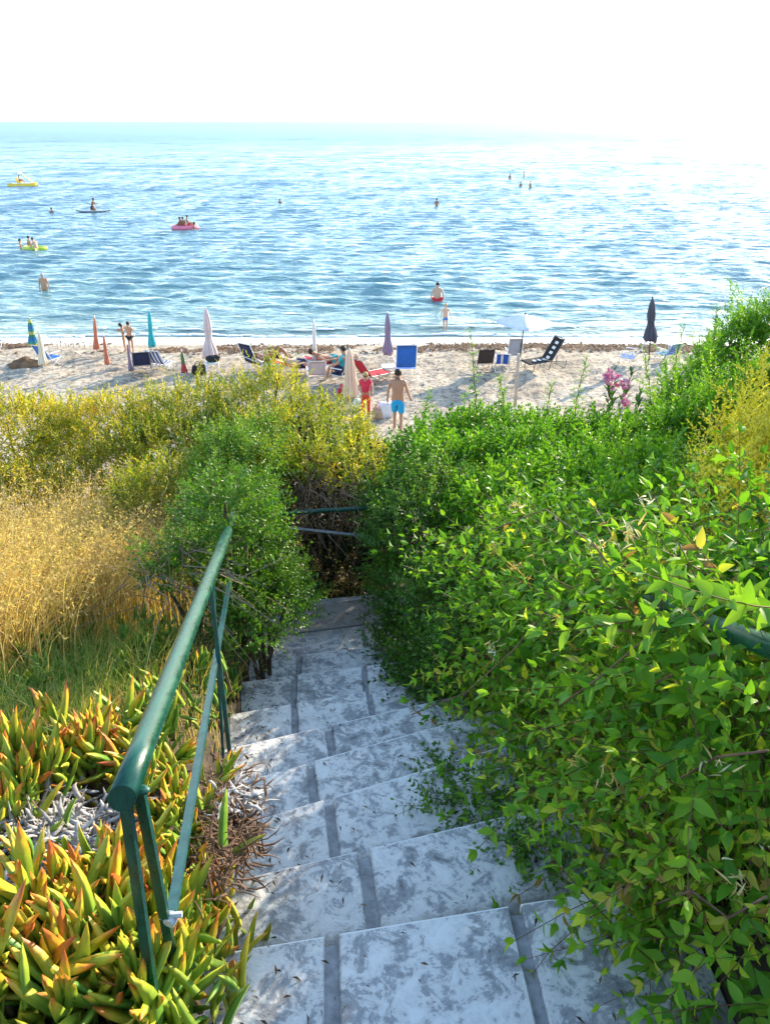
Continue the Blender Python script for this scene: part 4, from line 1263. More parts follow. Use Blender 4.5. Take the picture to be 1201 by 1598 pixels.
tag(link('leaf_litter', litter(), m=leaf_mat('dead_litter', [(0, (.03, .022, .015)), (.6, (.12, .075, .04)), (1, (.30, .21, .12))], trans=.05, rough=.8)), kind='stuff')
# ================================================================== BEACH
def px_m(p): return depth(p) / 1200        # metres per photo pixel at p
def cloth(name, col, var=.10, rough=.85): return mat(name, col, rough, var, 9, bump=.15)
POLE_W = mat('white_pole_paint', (.75, .75, .74), .4, .06, 8)
POLE_G = mat('grey_pole_metal', (.35, .35, .36), .35, .1, 8, metal=.6)
POLE_D = mat('dark_pole', (.06, .06, .07), .5, .1, 8)
WHITE_PL = mat('white_plastic', (.80, .80, .79), .35, .04, 5)
G_U = 'closed parasols standing on the beach'
def stripes(name, cols, scale, rough=.85):
    """fabric with printed stripes round the local z axis / along x"""
    if name in MC: return MC[name]
    m, N, L, b = nodes(name)
    tc = N.new('ShaderNodeTexCoord'); sp = N.new('ShaderNodeSeparateXYZ'); L.new(tc.outputs['Object'], sp.inputs[0])
    k = N.new('ShaderNodeMath'); k.operation = 'MULTIPLY'; k.inputs[1].default_value = scale[1]
    L.new(sp.outputs[scale[0]], k.inputs[0])
    f = N.new('ShaderNodeMath'); f.operation = 'FRACT'; L.new(k.outputs[0], f.inputs[0])
    r_ = ramp(N, [(i / len(cols), c) for i, c in enumerate(cols)]); r_.color_ramp.interpolation = 'CONSTANT'
    L.new(f.outputs[0], r_.inputs[0]); L.new(r_.outputs[0], b.inputs['Base Color'])
    b.inputs['Roughness'].default_value = rough
    MC[name] = m
    return m
def closed_umbrella(label, base, top, m, wpx, f0=.32, pole=None, seed=0, strap=None, slump=0.0):
    """a folded parasol: pole, pleated canopy hanging round it, tie strap, finial"""
    r = np.random.default_rng(700 + seed)
    pole = pole or POLE_W
    P = at_sand(*base)
    Tp = at_f(*top, P[1])
    k = px_m(P)
    ax = Tp - P
    Ln = np.linalg.norm(ax)
    root = thing('closed_parasol', label, 'parasol', P, 0, G_U)
    q = Vector(ax).to_track_quat('Z', 'Y').to_matrix()
    R = np.array(q)
    loc = lambda v: np.asarray(v) @ R.T
    rad = wpx * k / 2
    mb = MB(); mb.tube(loc([(0, 0, -.25), (0, 0, Ln * .5), (0, 0, Ln * .97)]), .022, 10); mb.build('pole', pole, root, True)
    nz, na = 22, 32
    zz = np.linspace(f0, .975, nz)
    prof = lambda t: (np.interp(t, [0, .05, .18, .34, .42, .6, .85, 1], [1.0, 1.05, .85, .62 + slump, .55 + slump, .62, .42, .10]))
    V = []
    ph = r.uniform(0, 6.28)
    for i, zt in enumerate(zz):
        t = (zt - f0) / (.975 - f0)
        for j in range(na):
            a = 2 * pi * j / na
            pl = 1 + (.26 * (1 - .5 * t)) * np.sin(8 * a + ph + 1.5 * t) + .07 * np.sin(3 * a + ph * 2 + 4 * t)
            low = (.035 * np.sin(4 * a + ph) * Ln if i == 0 else 0)
            V.append((rad * prof(t) * pl * cos(a), rad * prof(t) * pl * sin(a), zt * Ln + low))
    F = [(i * na + j, i * na + (j + 1) % na, (i + 1) * na + (j + 1) % na, (i + 1) * na + j) for i in range(nz - 1) for j in range(na)]
    F.append(tuple((nz - 1) * na + j for j in range(na)))
    F.append(tuple(range(na - 1, -1, -1)))
    mb = MB(); mb.add(loc(V), F); mb.build('canopy', m, root, True)
    zs = f0 + (.975 - f0) * .40
    mb = MB()
    rs = rad * prof(.40) * 1.12
    mb.tube(loc([(rs * cos(a), rs * sin(a), zs * Ln + .01 * sin(a)) for a in np.linspace(0, 2 * pi, 17)]), .012, 5, False)
    mb.build('strap', strap or m, root, True)
    mb = MB(); mb.ell(loc((0, 0, Ln * .985)), .028, 8, 6); mb.build('finial', pole, root, True)
    return root
SALMON = cloth('salmon_cloth', (.62, .20, .11)); PINKW = cloth('pale_pink_cloth', (.66, .52, .50)); WHT = cloth('white_cloth', (.78, .78, .80))
BEIGE = cloth('beige_cloth', (.62, .47, .34)); TURQ = cloth('turquoise_cloth', (.05, .42, .46)); MAUVE = cloth('mauve_cloth', (.27, .20, .27))
GREYD = cloth('dark_grey_cloth', (.075, .075, .10)); BLUE = cloth('blue_cloth', (.025, .14, .52)); NAVY = cloth('navy_cloth', (.03, .035, .09))
RED = cloth('red_cloth', (.58, .03, .045)); BLK = cloth('black_cloth', (.02, .02, .024)); BRN = cloth('dark_brown_cloth', (.06, .04, .035))
LBLUE = cloth('light_blue_cloth', (.06, .18, .50)); GREENU = stripes('green_yellow_blue_stripe', [(.03, .22, .16), (.45, .45, .10), (.04, .26, .24), (.04, .16, .40)], ('Z', 2.4))
BEST = stripes('beige_white_stripe', [(.62, .50, .30), (.74, .70, .60)], ('X', 14)); PEACH = stripes('peach_cream_stripe', [(.70, .42, .27), (.72, .60, .46)], ('X', 11))
closed_umbrella('green and yellow striped closed parasol near the left edge', (55, 562), (46, 495), GREENU, 13, .38, seed=1)
closed_umbrella('beige striped closed parasol leaning beside the blue folding chair', (69, 578), (60, 516), BEST, 12, .18, seed=2)
closed_umbrella('taller salmon closed parasol nearest the water left of the couple', (151, 552), (147, 491), SALMON, 8, .14, seed=3)
closed_umbrella('shorter salmon closed parasol leaning left on the dry sand', (168, 575), (161, 519), SALMON, 7, .14, seed=4)
closed_umbrella('thin mauve closed parasol leaning in front of the couple', (205, 584), (198, 531), MAUVE, 6, .12, seed=5)
closed_umbrella('turquoise closed parasol right of the couple', (239, 562), (232, 480), TURQ, 10, .28, seed=6)
closed_umbrella('short closed parasol with green top and red hem', (288, 585), (283, 545), stripes('green_red_cloth', [(.50, .06, .05), (.10, .20, .06)], ('Z', 1.3)), 8, .12, seed=7)
closed_umbrella('pale pink closed parasol with flared hem above the white stool', (330, 572), (320, 478), PINKW, 20, .18, seed=8, slump=-.12)
closed_umbrella('slim white closed parasol among the red loungers', (492, 578), (489, 497), cloth('offwhite_cloth', (.74, .70, .66)), 9, .14, seed=9)
closed_umbrella('large peach striped closed parasol beside the woman in red', (548, 622), (545, 543), PEACH, 25, .06, seed=10, slump=.05)
closed_umbrella('mauve grey closed parasol standing in the white block table', (606, 578), (604, 485), MAUVE, 14, .30, seed=11)
closed_umbrella('dark grey closed parasol tallest at the right end of the beach', (1012, 562), (1018, 462), GREYD, 18, .33, POLE_D, seed=12, slump=-.08)

# open white parasol
P = at_sand(809, 572)
Tp = at_f(820, 487, P[1])
op = thing('open_parasol', 'white open square parasol shading the black lounger', 'parasol', P)
ax = Tp - P; Ln = np.linalg.norm(ax); R = np.array(Vector(ax).to_track_quat('Z', 'Y').to_matrix()); loc = lambda v: np.asarray(v) @ R.T
mb = MB(); mb.tube(loc([(0, 0, -.25), (0, 0, Ln * .98)]), .020, 10); mb.build('pole', POLE_D, op, True)
k = px_m(P); hw = 53 * k
rot = radians(-8)
cn = [np.array([hw * cos(rot + pi / 2 * i - pi / 2 + .12), hw * sin(rot + pi / 2 * i - pi / 2 + .12) * .95, Ln - .36]) for i in range(4)]
apex = np.array([0, 0, Ln * .965])
for i in range(4):
    a, b2 = cn[i], cn[(i + 1) % 4]
    g = []
    for t in np.linspace(0.02, 1, 7):
        row = []
        for s_ in np.linspace(0.004, .996, 7):
            p = apex + (a + (b2 - a) * s_ - apex) * t
            p = p + np.array([0, 0, -.05 * sin(pi * s_) * t + .03 * sin(pi * t)])
            row.append(p)
        g.append(row)
    a_ = np.array(g)
    mb = MB(); mb.sheet(loc(a_.reshape(-1, 3)).reshape(a_.shape), .006); mb.build('canopy_panel', WHT, op, True)
    mb = MB(); mb.tube(loc([apex - (0, 0, .03), a - (0, 0, .02)]), .008, 5); mb.build('rib', POLE_D, op)
mb = MB(); mb.ell(loc(apex + (0, 0, .03)), .035, 8, 6); mb.build('finial', POLE_D, op, True)

# ---------------- chairs
def beach_chair(label, px, py, yaw, fab, frame, w_=.56, sh=.30, sd_=.48, bl=.62, rec=28, arms=True, slat=False, group='folding beach chairs', scale=1.0):
    """folding chair: faces +y at yaw 0"""
    P = at_sand(px, py)
    root = thing('beach_chair', label, 'chair', P, yaw, group)
    root.scale = (scale,) * 3
    hw = w_ / 2
    re = radians(rec)
    bx = lambda t: np.array([0, -sd_ / 2 - sin(re) * bl * t, sh + cos(re) * bl * t])
    mb = MB()
    for s_ in (-1, 1):
        mb.tube([(s_ * hw, sd_ / 2, 0), (s_ * hw, sd_ / 2 - .02, sh), (s_ * hw, -sd_ / 2, sh - .02), bx(1) + (s_ * hw, 0, 0)], .013, 6)
        mb.tube([(s_ * (hw + .015), sd_ * .28, sh), (s_ * (hw + .015), -sd_ / 2 - .12, 0)], .012, 6)
    mb.tube([bx(1) + (-hw, 0, 0), bx(1) + (hw, 0, 0)], .013, 6)
    mb.tube([(-hw, sd_ / 2, .02), (hw, sd_ / 2, .02)], .012, 6)
    mb.tube([(-hw - .015, -sd_ / 2 - .12, .015), (hw + .015, -sd_ / 2 - .12, .015)], .012, 6)
    mb.build('frame', frame, root, True)
    us_ = np.linspace(-hw + .015, hw - .015, 6)
    def panel(name, f, t0, t1, n=7, sag=.03):
        g = np.array([[f(t) + np.array([u, 0, 0]) + np.array([0, 0, -sag * (1 - (u / hw) ** 2) * sin(pi * (t - t0) / (t1 - t0))]) for u in us_] for t in np.linspace(t0, t1, n)])
        mb = MB(); mb.sheet(g, .010); return mb.build(name, fab, root, True)
    fs = lambda t: np.array([0, sd_ / 2 - sd_ * t, sh + .01 - .02 * t])
    if slat:
        for k in range(5): panel('back_slat', bx, .06 + .19 * k, .06 + .19 * k + .15, 3, .0)
        for k in range(3): panel('seat_slat', fs, .04 + .32 * k, .04 + .32 * k + .27, 3, .0)
    else:
        panel('seat', fs, .02, .98); panel('backrest', bx, .05, .98)
    if arms:
        for s_ in (-1, 1):
            mb = MB(); mb.box((s_ * (hw + .02), -.05, sh + .22), (.045, sd_ * .9, .022)); mb.tube([(s_ * (hw + .02), sd_ * .33, sh), (s_ * (hw + .02), sd_ * .33, sh + .21)], .010, 6)
            mb.build('armrest', frame, root)
    return root
def lounger(label, px, py, yaw, fab, frame, ln=1.75, w_=.6, h=.30, back=.72, rec=42, group='sun loungers on the sand', stripe=None):
    """low bed whose head end (-y) is raised; faces +y at yaw 0"""
    P = at_sand(px, py)
    root = thing('sun_lounger', label, 'sun lounger', P, yaw, group)
    hw = w_ / 2
    y0 = -ln / 2 + back * .8
    re = radians(rec)
    mb = MB()
    hd = np.array([0, y0 - cos(re) * back, h + sin(re) * back])
    for s_ in (-1, 1):
        mb.tube([(s_ * hw, ln / 2, h * .9), (s_ * hw, y0, h), hd + (s_ * hw, 0, 0)], .014, 6)
        mb.tube([(s_ * hw, y0, h), (s_ * hw, -ln / 2, h * .8)], .012, 6)
    mb.tube([hd + (-hw, 0, 0), hd + (hw, 0, 0)], .014, 6); mb.tube([(-hw, ln / 2, h * .9), (hw, ln / 2, h * .9)], .014, 6)
    mb.build('frame', frame, root, True)
    for y in (ln * .36, -ln * .05, -ln * .46):
        mb = MB(); mb.tube([(-hw, y, h * .92), (-hw + .02, y + .05, 0), (hw - .02, y + .05, 0), (hw, y, h * .92)], .013, 6); mb.build('leg', frame, root, True)
    us_ = np.linspace(-hw + .012, hw - .012, 6)
    sag = lambda u: -.025 * (1 - (u / hw) ** 2)
    g = np.array([[(u, y, h - (.1 * h) * (y - y0) / (ln / 2 - y0) + sag(u)) for u in us_] for y in np.linspace(ln / 2 - .02, y0 + .01, 8)])
    mb = MB(); mb.sheet(g, .012); mb.build('bed', fab, root, True)
    g = np.array([[(u, y0 - cos(re) * t, h + sin(re) * t + sag(u)) for u in us_] for t in np.linspace(.01, back - .01, 8)])
    mb = MB(); mb.sheet(g, .012); mb.build('backrest', fab, root, True)
    if stripe:
        for k in range(7):
            t0, t1 = -.55 + .19 * k, -.55 + .19 * k + .10
            f = lambda t: np.array([0, y0 - (cos(re) * t if t > 0 else t), h + (sin(re) * t if t > 0 else 0) + .005])
            u2 = np.linspace(-.09, .09, 3)
            g = np.array([[f(t) + (u, 0, 0) for u in u2] for t in (t0, (t0 + t1) / 2, t1)])
            mb = MB(); mb.sheet(g, .006); mb.build('pale_patch', stripe, root)
    return root
beach_chair('blue rounded chair back cut off by the left edge of the beach', -8, 545, radians(5), BLUE, POLE_W, bl=.66, rec=20, arms=False)
beach_chair('light blue folding chair with white frame under the beige striped parasol', 82, 568, radians(-25), LBLUE, POLE_W, bl=.58, sh=.26)
beach_chair('navy folding chair seen from behind in front of the turquoise parasol', 223, 579, radians(18), NAVY, POLE_G, bl=.60, sh=.26)
beach_chair('white and navy striped folding chair right of the turquoise parasol', 255, 577, radians(-20), stripes('navy_white_stripe', [(.03, .06, .26), (.70, .70, .72)], ('X', 7)), POLE_W, bl=.60, sh=.26)
beach_chair('dark navy high backed chair turned to a sunbather', 402, 577, radians(-35), NAVY, POLE_W, bl=.82, sh=.28, rec=24)
lounger('red lounger carrying the sunbather left of the white parasol', 470, 585, radians(-68), RED, POLE_W, rec=24)
lounger('red lounger behind the slim white parasol with a sunbather on it', 520, 578, radians(-75), RED, POLE_W, rec=18)
lounger('red lounger with raised back right of the peach parasol', 578, 597, radians(-50), RED, POLE_G, ln=1.5, rec=55)
beach_chair('chair draped with a pale towel in front of the red loungers', 494, 597, radians(10), cloth('pale_towel', (.68, .52, .48)), POLE_W, bl=.55, sh=.30, rec=18)
bc = beach_chair('bright blue high backed lounger chair behind the shirtless man', 632, 588, radians(4), BLUE, POLE_W, w_=.66, bl=.86, sh=.36, rec=14)
beach_chair('dark brown round topped chair second row right of the gap', 753, 577, radians(8), BRN, POLE_D, w_=.54, bl=.55, sh=.28, rec=18, arms=False)
beach_chair('blue chair with white squares left of the open parasol pole', 783, 576, radians(-6), stripes('blue_white_square', [(.03, .10, .46), (.03, .10, .46), (.7, .7, .72)], ('X', 4)), POLE_W, w_=.46, bl=.44, sh=.26)
beach_chair('pale grey chair back standing behind the wooden post', 799, 568, radians(3), cloth('pale_grey_cloth', (.42, .41, .44)), POLE_W, w_=.48, bl=.66, sh=.34, rec=10)
lounger('black lounger with white patches under the open white parasol', 848, 574, radians(112), BLK, POLE_D, ln=1.55, back=.85, rec=58, stripe=WHITE_PL)
beach_chair('blue slatted chair turned to the left near the dark grey parasol', 978, 567, radians(62), LBLUE, POLE_W, bl=.60, sh=.26, slat=True)
beach_chair('light blue chair half hidden behind the shrub right of the dark grey parasol', 1036, 562, radians(30), LBLUE, POLE_W, bl=.5, sh=.26, slat=True)

# ---------------- stool, block table, bags, post, hoops
def stool(label, px, py, sz, h):
    P = at_sand(px, py)
    root = thing('stool', label, 'stool', P, .2, 'white plastic stools')
    mb = MB(); a = np.linspace(0, 2 * pi, 24, endpoint=False)
    sq = lambda rr_, z: [(rr_ * np.sign(cos(q)) * abs(cos(q)) ** .5, rr_ * np.sign(sin(q)) * abs(sin(q)) ** .5, z) for q in a]
    V = sq(sz, h) + sq(sz * 1.02, h - .015) + sq(sz, h - .05)
    mb.add(V, [tuple(range(24))] + [tuple(range(71, 47, -1))] + [(l * 24 + (i + 1) % 24, l * 24 + i, (l + 1) * 24 + i, (l + 1) * 24 + (i + 1) % 24) for l in (0, 1) for i in range(24)])
    mb.build('stool_top', WHITE_PL, root)
    for sx in (-1, 1):
        for sy in (-1, 1):
            mb = MB(); mb.tube([(sx * sz * .75, sy * sz * .75, h - .04), (sx * sz * .95, sy * sz * .95, -.02)], [.035, .022], 8); mb.build('leg', WHITE_PL, root, True)
    return P
P = stool('white plastic stool holding a dark bag below the pale pink parasol', 333, 583, .23, .42)
mb = MB(); mb.ell((0, 0, .10), (.24, .15, .13), 14, 9); mb.ell((.12, .02, .17), (.15, .11, .08), 10, 7)
o = mb.build('beach_bag', BLK, None, True); o.location = P + np.array([.0, 0, .41]); o.rotation_euler = (0, .15, .3)
tag(o, 'black soft bag slumped on the white plastic stool', 'bag')
P = stool('low white block table at the foot of the mauve grey parasol', 606, 584, .24, .30)
def bag(label, px, py, col, sx, sy, sz, yaw=0, mname=None):
    P = at_sand(px, py)
    root = thing('beach_bag', label, 'bag', P, yaw, 'bags left on the sand')
    g = MB()
    a = np.linspace(0, 2 * pi, 20, endpoint=False)
    rings = []
    for z, f in ((0, .9), (.03, 1.0), (.5, 1.04), (.85, .92), (1.0, .86)):
        rings += [(sx * f * np.sign(cos(q)) * abs(cos(q)) ** .6, sy * f * np.sign(sin(q)) * abs(sin(q)) ** .6, sz * z + .02 * sin(3 * q) * z) for q in a]
    g.add(rings, [tuple(range(19, -1, -1)), tuple(range(80, 100))] + [(l * 20 + i, l * 20 + (i + 1) % 20, (l + 1) * 20 + (i + 1) % 20, (l + 1) * 20 + i) for l in range(4) for i in range(20)])
    g.build('bag_body', col, root, True)
    for s_ in (-1, 1):
        g = MB(); g.tube([(x * sx * .5, s_ * sy * .7, sz * .95 + .16 * (1 - x * x)) for x in np.linspace(-1, 1, 9)], .012, 6); g.build('handle', col, root, True)
bag('dark bag on the sand left of the white plastic stool', 309, 583, BLK, .20, .12, .26)
bag('brown bag leaning against the dark one by the stool', 316, 585, BRN, .12, .10, .34)
bag('white beach bag on the sand between the woman in red and the man', 602, 650, cloth('white_canvas', (.74, .74, .76)), .24, .18, .42, .3)
bag('tan straw bag behind the woman in red', 589, 652, cloth('straw', (.50, .33, .20)), .16, .14, .28)
bag('red bag at the foot of the peach parasol', 533, 618, RED, .13, .1, .22)
bag('white cool bag in front of the woman in red', 562, 636, WHITE_PL, .2, .16, .24)
P = at_sand(803, 632)
Tp = at_f(802, 552, P[1])
mb = MB(); hh = Tp[2] - P[2]
mb.tube([(0, 0, -.3), (.01, 0, hh * .4), (-.005, 0, hh * .8), (-.012, 0, hh)], [.055, .052, .05, .045], 9)
o = mb.build('wooden_post', mat('weathered_wood', (.50, .42, .33), .85, .25, 14, bump=.4), None, True); o.location = P
tag(o, 'weathered wooden post standing between the shrubs and the beach chairs', 'post')
r = np.random.default_rng(66)
o = thing('hoop_frame', 'low row of thin grey metal hoops on the wet shingle', 'frame', at_sand(108, 541))
for k, x in enumerate((-.55, -.22, 0.08, .5)):
    mb = MB(); mb.tube([(x - .10, 0, -.05), (x - .10, 0, .30), (x - .05, 0, .38), (x + .05, 0, .38), (x + .10, 0, .30), (x + .10, 0, -.05)], .012, 6); mb.build('hoop', POLE_G, o, True)
def mound(label, px, py, sx, sy, sz, m):
    P = at_sand(px, py); mb = MB()
    n = 18; V, F = [], []
    for i in range(6):
        for j in range(n):
            a = 2 * pi * j / n; t = i / 5
            rr_ = (1 - t * .95) * (1 + .18 * sin(3 * a + i) + r.normal(0, .07))
            V.append((sx * rr_ * cos(a), sy * rr_ * sin(a), sz * (t ** .8) + r.normal(0, .02) - .04))
    F = [(i * n + j, i * n + (j + 1) % n, (i + 1) * n + (j + 1) % n, (i + 1) * n + j) for i in range(5) for j in range(n)] + [tuple(5 * n + j for j in range(n))]
    mb.add(V, F); o = mb.build('seaweed_heap', m, None); o.location = P; tag(o, label, 'heap')
mound('brown heap of dry seaweed beside the beige striped parasol', 40, 570, .75, .45, .34, mat('dry_seaweed', (.2, .12, .06)))
exec_time('beach objects')

# ---------------- people
SKIN = [mat('tanned_skin', (.46, .24, .14), .5, .08, 12), mat('fair_skin', (.58, .34, .23), .5, .08, 12), mat('dark_tan_skin', (.30, .145, .08), .5, .08, 12)]
HAIRB = mat('dark_hair', (.025, .017, .013), .6, .3, 40); HAIRBL = mat('blond_hair', (.50, .34, .14), .6, .2, 40); HAIRG = mat('grey_hair', (.45, .43, .42), .6, .2, 40)
STAND = dict(pel=(0, 0, .94), wai=(0, .005, 1.08), che=(0, 0, 1.27), nck=(0, -.01, 1.46), hd0=(0, .01, 1.545), hd1=(0, .02, 1.635),
             shl=(-.165, -.01, 1.41), ell=(-.225, -.03, 1.13), wrl=(-.245, .03, .88), hal=(-.245, .045, .80), shr=(.165, -.01, 1.41), elr=(.225, -.03, 1.13), wrr=(.245, .03, .88), har=(.245, .045, .80),
             hil=(-.09, 0, .88), knl=(-.095, .015, .49), anl=(-.095, -.02, .085), tol=(-.105, .12, .03), hir=(.09, 0, .88), knr=(.095, .015, .49), anr=(.095, -.02, .085), tor=(.105, .12, .03))
RAD = dict(pel=.135, wai=.122, che=.14, nck=.058, hd0=.078, hd1=.088, sh=.062, el=.043, wr=.03, ha=.036, hi=.092, kn=.057, an=.038, to=.033)
EDG = [('pel', 'wai'), ('wai', 'che'), ('che', 'nck'), ('nck', 'hd0'), ('hd0', 'hd1')] + [e for s_ in 'lr' for e in (('che', 'sh' + s_), ('sh' + s_, 'el' + s_), ('el' + s_, 'wr' + s_), ('wr' + s_, 'ha' + s_), ('pel', 'hi' + s_), ('hi' + s_, 'kn' + s_), ('kn' + s_, 'an' + s_), ('an' + s_, 'to' + s_))]
def rad_of(k): return RAD[k] if k in RAD else RAD[k[:2]]
def skin_mesh(V, Ed, Rd, root=0, sub=1):
    me = bpy.data.meshes.new('skin'); me.from_pydata([tuple(v) for v in V], Ed, [])
    o = bpy.data.objects.new('skin', me); C.objects.link(o)
    md = o.modifiers.new('skin', 'SKIN'); md.use_smooth_shade = True
    for i, d in enumerate(me.skin_vertices[0].data): d.radius = (Rd[i], Rd[i]); d.use_root = (i == root)
    sb = o.modifiers.new('sub', 'SUBSURF'); sb.levels = sb.render_levels = sub
    dg = bpy.context.evaluated_depsgraph_get()
    e = o.evaluated_get(dg)
    t = e.to_mesh()
    Vv = np.array([v.co[:] for v in t.vertices]); Ff = [tuple(p.vertices) for p in t.polygons]
    e.to_mesh_clear()
    bpy.data.objects.remove(o); bpy.data.meshes.remove(me)
    return Vv, Ff
def person(label, loc, yaw=0, pose=None, skin=0, hair=None, clothes=(), h=1.0, stout=1.0, group=None, long_hair=False, glasses=False, hat=None, flat=True):
    """stands facing +y at yaw 0; clothes: list of (name, [joint names], extra radius, material, end fraction)"""
    J = {k: np.array(v, float) for k, v in STAND.items()}
    if pose: J.update({k: np.array(v, float) for k, v in pose.items()})
    # fuller chest and hips from side nodes
    ks = list(J)
    V = [J[k] for k in ks]; Rd = [rad_of(k) * (stout if k in ('pel', 'wai', 'che') else 1) for k in ks]
    Ed = [(ks.index(a), ks.index(b_)) for a, b_ in EDG]
    root = thing('person', label, 'person', loc, yaw, group)
    root.scale = (h,) * 3
    Vv, Ff = skin_mesh(V, Ed, Rd, ks.index('pel'))
    def flatten(Vv):
        if not flat: return Vv
        Vv = Vv.copy()
        m_ = (np.abs(Vv[:, 0]) < .21) & (Vv[:, 2] > .84) & (Vv[:, 2] < 1.44)
        Vv[m_, 1] *= .78; Vv[m_, 0] *= 1.10
        return Vv
    mb = MB(); mb.add(flatten(Vv), Ff)
    hd = J['hd1']; fw = norm(J['hd1'] - J['hd0']); fdir = np.array([0, 1.0, .05]) if abs(fw[1]) < .8 else np.array([0, .2, 1.0])
    fdir = norm(fdir - fw * fdir.dot(fw)); side = np.cross(fdir, fw)
    mid = hd - fw * .03
    mb.tube([mid + fdir * .075 + fw * .02, mid + fdir * .105 - fw * .012, mid + fdir * .08 - fw * .02], [.008, .015, .008], 6)     # nose
    for s_ in (-1, 1): mb.ell(mid + side * s_ * .088, (.016, .026, .036), 8, 6)                                                # ears
    # fingers
    for s_ in 'lr':
        a, b_ = J['wr' + s_], J['ha' + s_]; d = norm(b_ - a)
        e1 = norm(np.cross(d, [0.3, 0, 1.0] if abs(d[2]) < .8 else [1.0, 0, 0]))
        e2 = np.cross(d, e1)
        for q in range(4):
            o_ = e1 * (q - 1.5) * .019; ln = (.07, .085, .08, .062)[q]
            mb.tube([b_ + o_ * .8, b_ + o_ * 1.15 + d * ln * .6, b_ + o_ * 1.2 + d * ln + e2 * .018], [.010, .009, .006], 5)
        mb.tube([a + (b_ - a) * .45 + e1 * .018, a + (b_ - a) * .8 + e1 * .055, a + (b_ - a) * 1.2 + e1 * .062], [.012, .010, .007], 5)
    mb.build('body', SKIN[skin], root, True)
    # hair cap
    if hair is not None:
        g = MB(); g.ell((0, 0, 0), (.098, .104, .10), 14, 10)
        B = np.column_stack([side, fdir, fw])
        Vh = np.concatenate(g.V)
        Vh[:, 2] = np.where(Vh[:, 2] < -.02, -.02 + (Vh[:, 2] + .02) * np.where(Vh[:, 1] < .02, 1.0 if not long_hair else 2.2, .05), Vh[:, 2])
        g.V = [Vh @ B.T + hd + fw * .018 - fdir * .014]
        g.build('hair', hair, root, True)
    if hat is not None:
        g = MB(); c = hd + fw * .05
        B = np.column_stack([side, fdir, fw])
        prof = [(.19, -.01), (.18, .005), (.10, .012), (.098, .07), (.06, .10), (.005, .105)]
        Vh = np.array([(rr_ * cos(a), rr_ * sin(a), z) for rr_, z in prof for a in np.linspace(0, 2 * pi, 16, endpoint=False)])
        g.add(Vh @ B.T + c, [(l * 16 + i, l * 16 + (i + 1) % 16, (l + 1) * 16 + (i + 1) % 16, (l + 1) * 16 + i) for l in range(5) for i in range(16)] + [tuple(range(80, 96)), tuple(range(15, -1, -1))])
        g.build('hat', hat, root, True)
    if glasses:
        g = MB()
        for s_ in (-1, 1): g.ell(mid + fdir * .088 + side * s_ * .034 + fw * .018, (.028, .012, .02), 8, 6)
        g.tube([mid + side * -.09 + fw * .02, mid + fdir * .092 + fw * .024, mid + side * .09 + fw * .02], .006, 5)
        g.build('sunglasses', BLK, root, True)
    for (nm, js, ex, m_, fr) in clothes:
        ks2, V2, R2, E2 = [], [], [], []
        jset = set(js)
        for (a, b_) in EDG:
            if a in jset and b_ in jset: E2.append((a, b_))
        for k in js: ks2.append(k); V2.append(J[k].copy()); R2.append(rad_of(k) * (stout if k in ('pel', 'wai', 'che') else 1) + ex)
        # pull the free ends in to the hem fraction
        for (a, b_) in E2:
            if b_ in fr:
                f = fr[b_]; i = ks2.index(b_)
                V2[i] = J[a] + (J[b_] - J[a]) * f
                R2[i] = rad_of(a) * (1 - f) + rad_of(b_) * f + ex + .006
        Vc, Fc = skin_mesh(V2, [(ks2.index(a), ks2.index(b_)) for a, b_ in E2], R2, 0)
        g = MB(); g.add(flatten(Vc), Fc); g.build(nm, m_, root, True)
    return root
LEGS = ['pel', 'hil', 'knl', 'hir', 'knr']
SHORT = lambda m_, f=.5, ex=.022: ('shorts', ['wai'] + LEGS, ex, m_, {'knl': f, 'knr': f, 'wai': .5})
TRUNK = lambda m_: ('trunks', LEGS, .012, m_, {'knl': .16, 'knr': .16})
AQUA = cloth('bright_blue_shorts', (.02, .34, .60)); SHIRTR = cloth('coral_red_shirt', (.66, .035, .07)); ORNG = cloth('orange_red_cloth', (.70, .06, .03))
# the shirtless man in blue shorts, mid stride away from us
P = at_sand(620, 674)
hgt = (674 - 580) * px_m(P) / 1.72 / cos(radians(19))
WALK = dict(knl=(-.09, .10, .50), anl=(-.095, .09, .085), tol=(-.11, .23, .03), knr=(.10, -.03, .49), anr=(.115, -.22, .12), tor=(.125, -.11, .03), ell=(-.25, -.06, 1.15), wrl=(-.27, -.02, .90), hal=(-.27, 0, .82),
            elr=(.25, .02, 1.15), wrr=(.30, .14, .95), har=(.32, .19, .88))
person('shirtless man in bright blue shorts walking towards the water', P, radians(-8), WALK, 0, HAIRB, [SHORT(AQUA, .95, .034)], hgt, 1.12)
P = at_sand(571, 652)
hgt = (652 - 584) * px_m(P) / 1.70 / cos(radians(19))
person('blond woman in red shirt and red trousers with sunglasses', P, radians(165), dict(ell=(-.27, .06, 1.2), wrl=(-.32, .22, 1.05), hal=(-.33, .29, 1.03), elr=(.25, .03, 1.15), wrr=(.12, .20, 1.03), har=(.05, .23, 1.03)), 0, HAIRBL,
       [('shirt', ['pel', 'wai', 'che', 'shl', 'ell', 'shr', 'elr'], .02, SHIRTR, {'ell': .55, 'elr': .55, 'pel': .9}), ('trousers', ['wai'] + LEGS + ['anl', 'anr'], .022, ORNG, {'anl': .9, 'anr': .9, 'wai': .3})], hgt, 1.05, None, True, True)
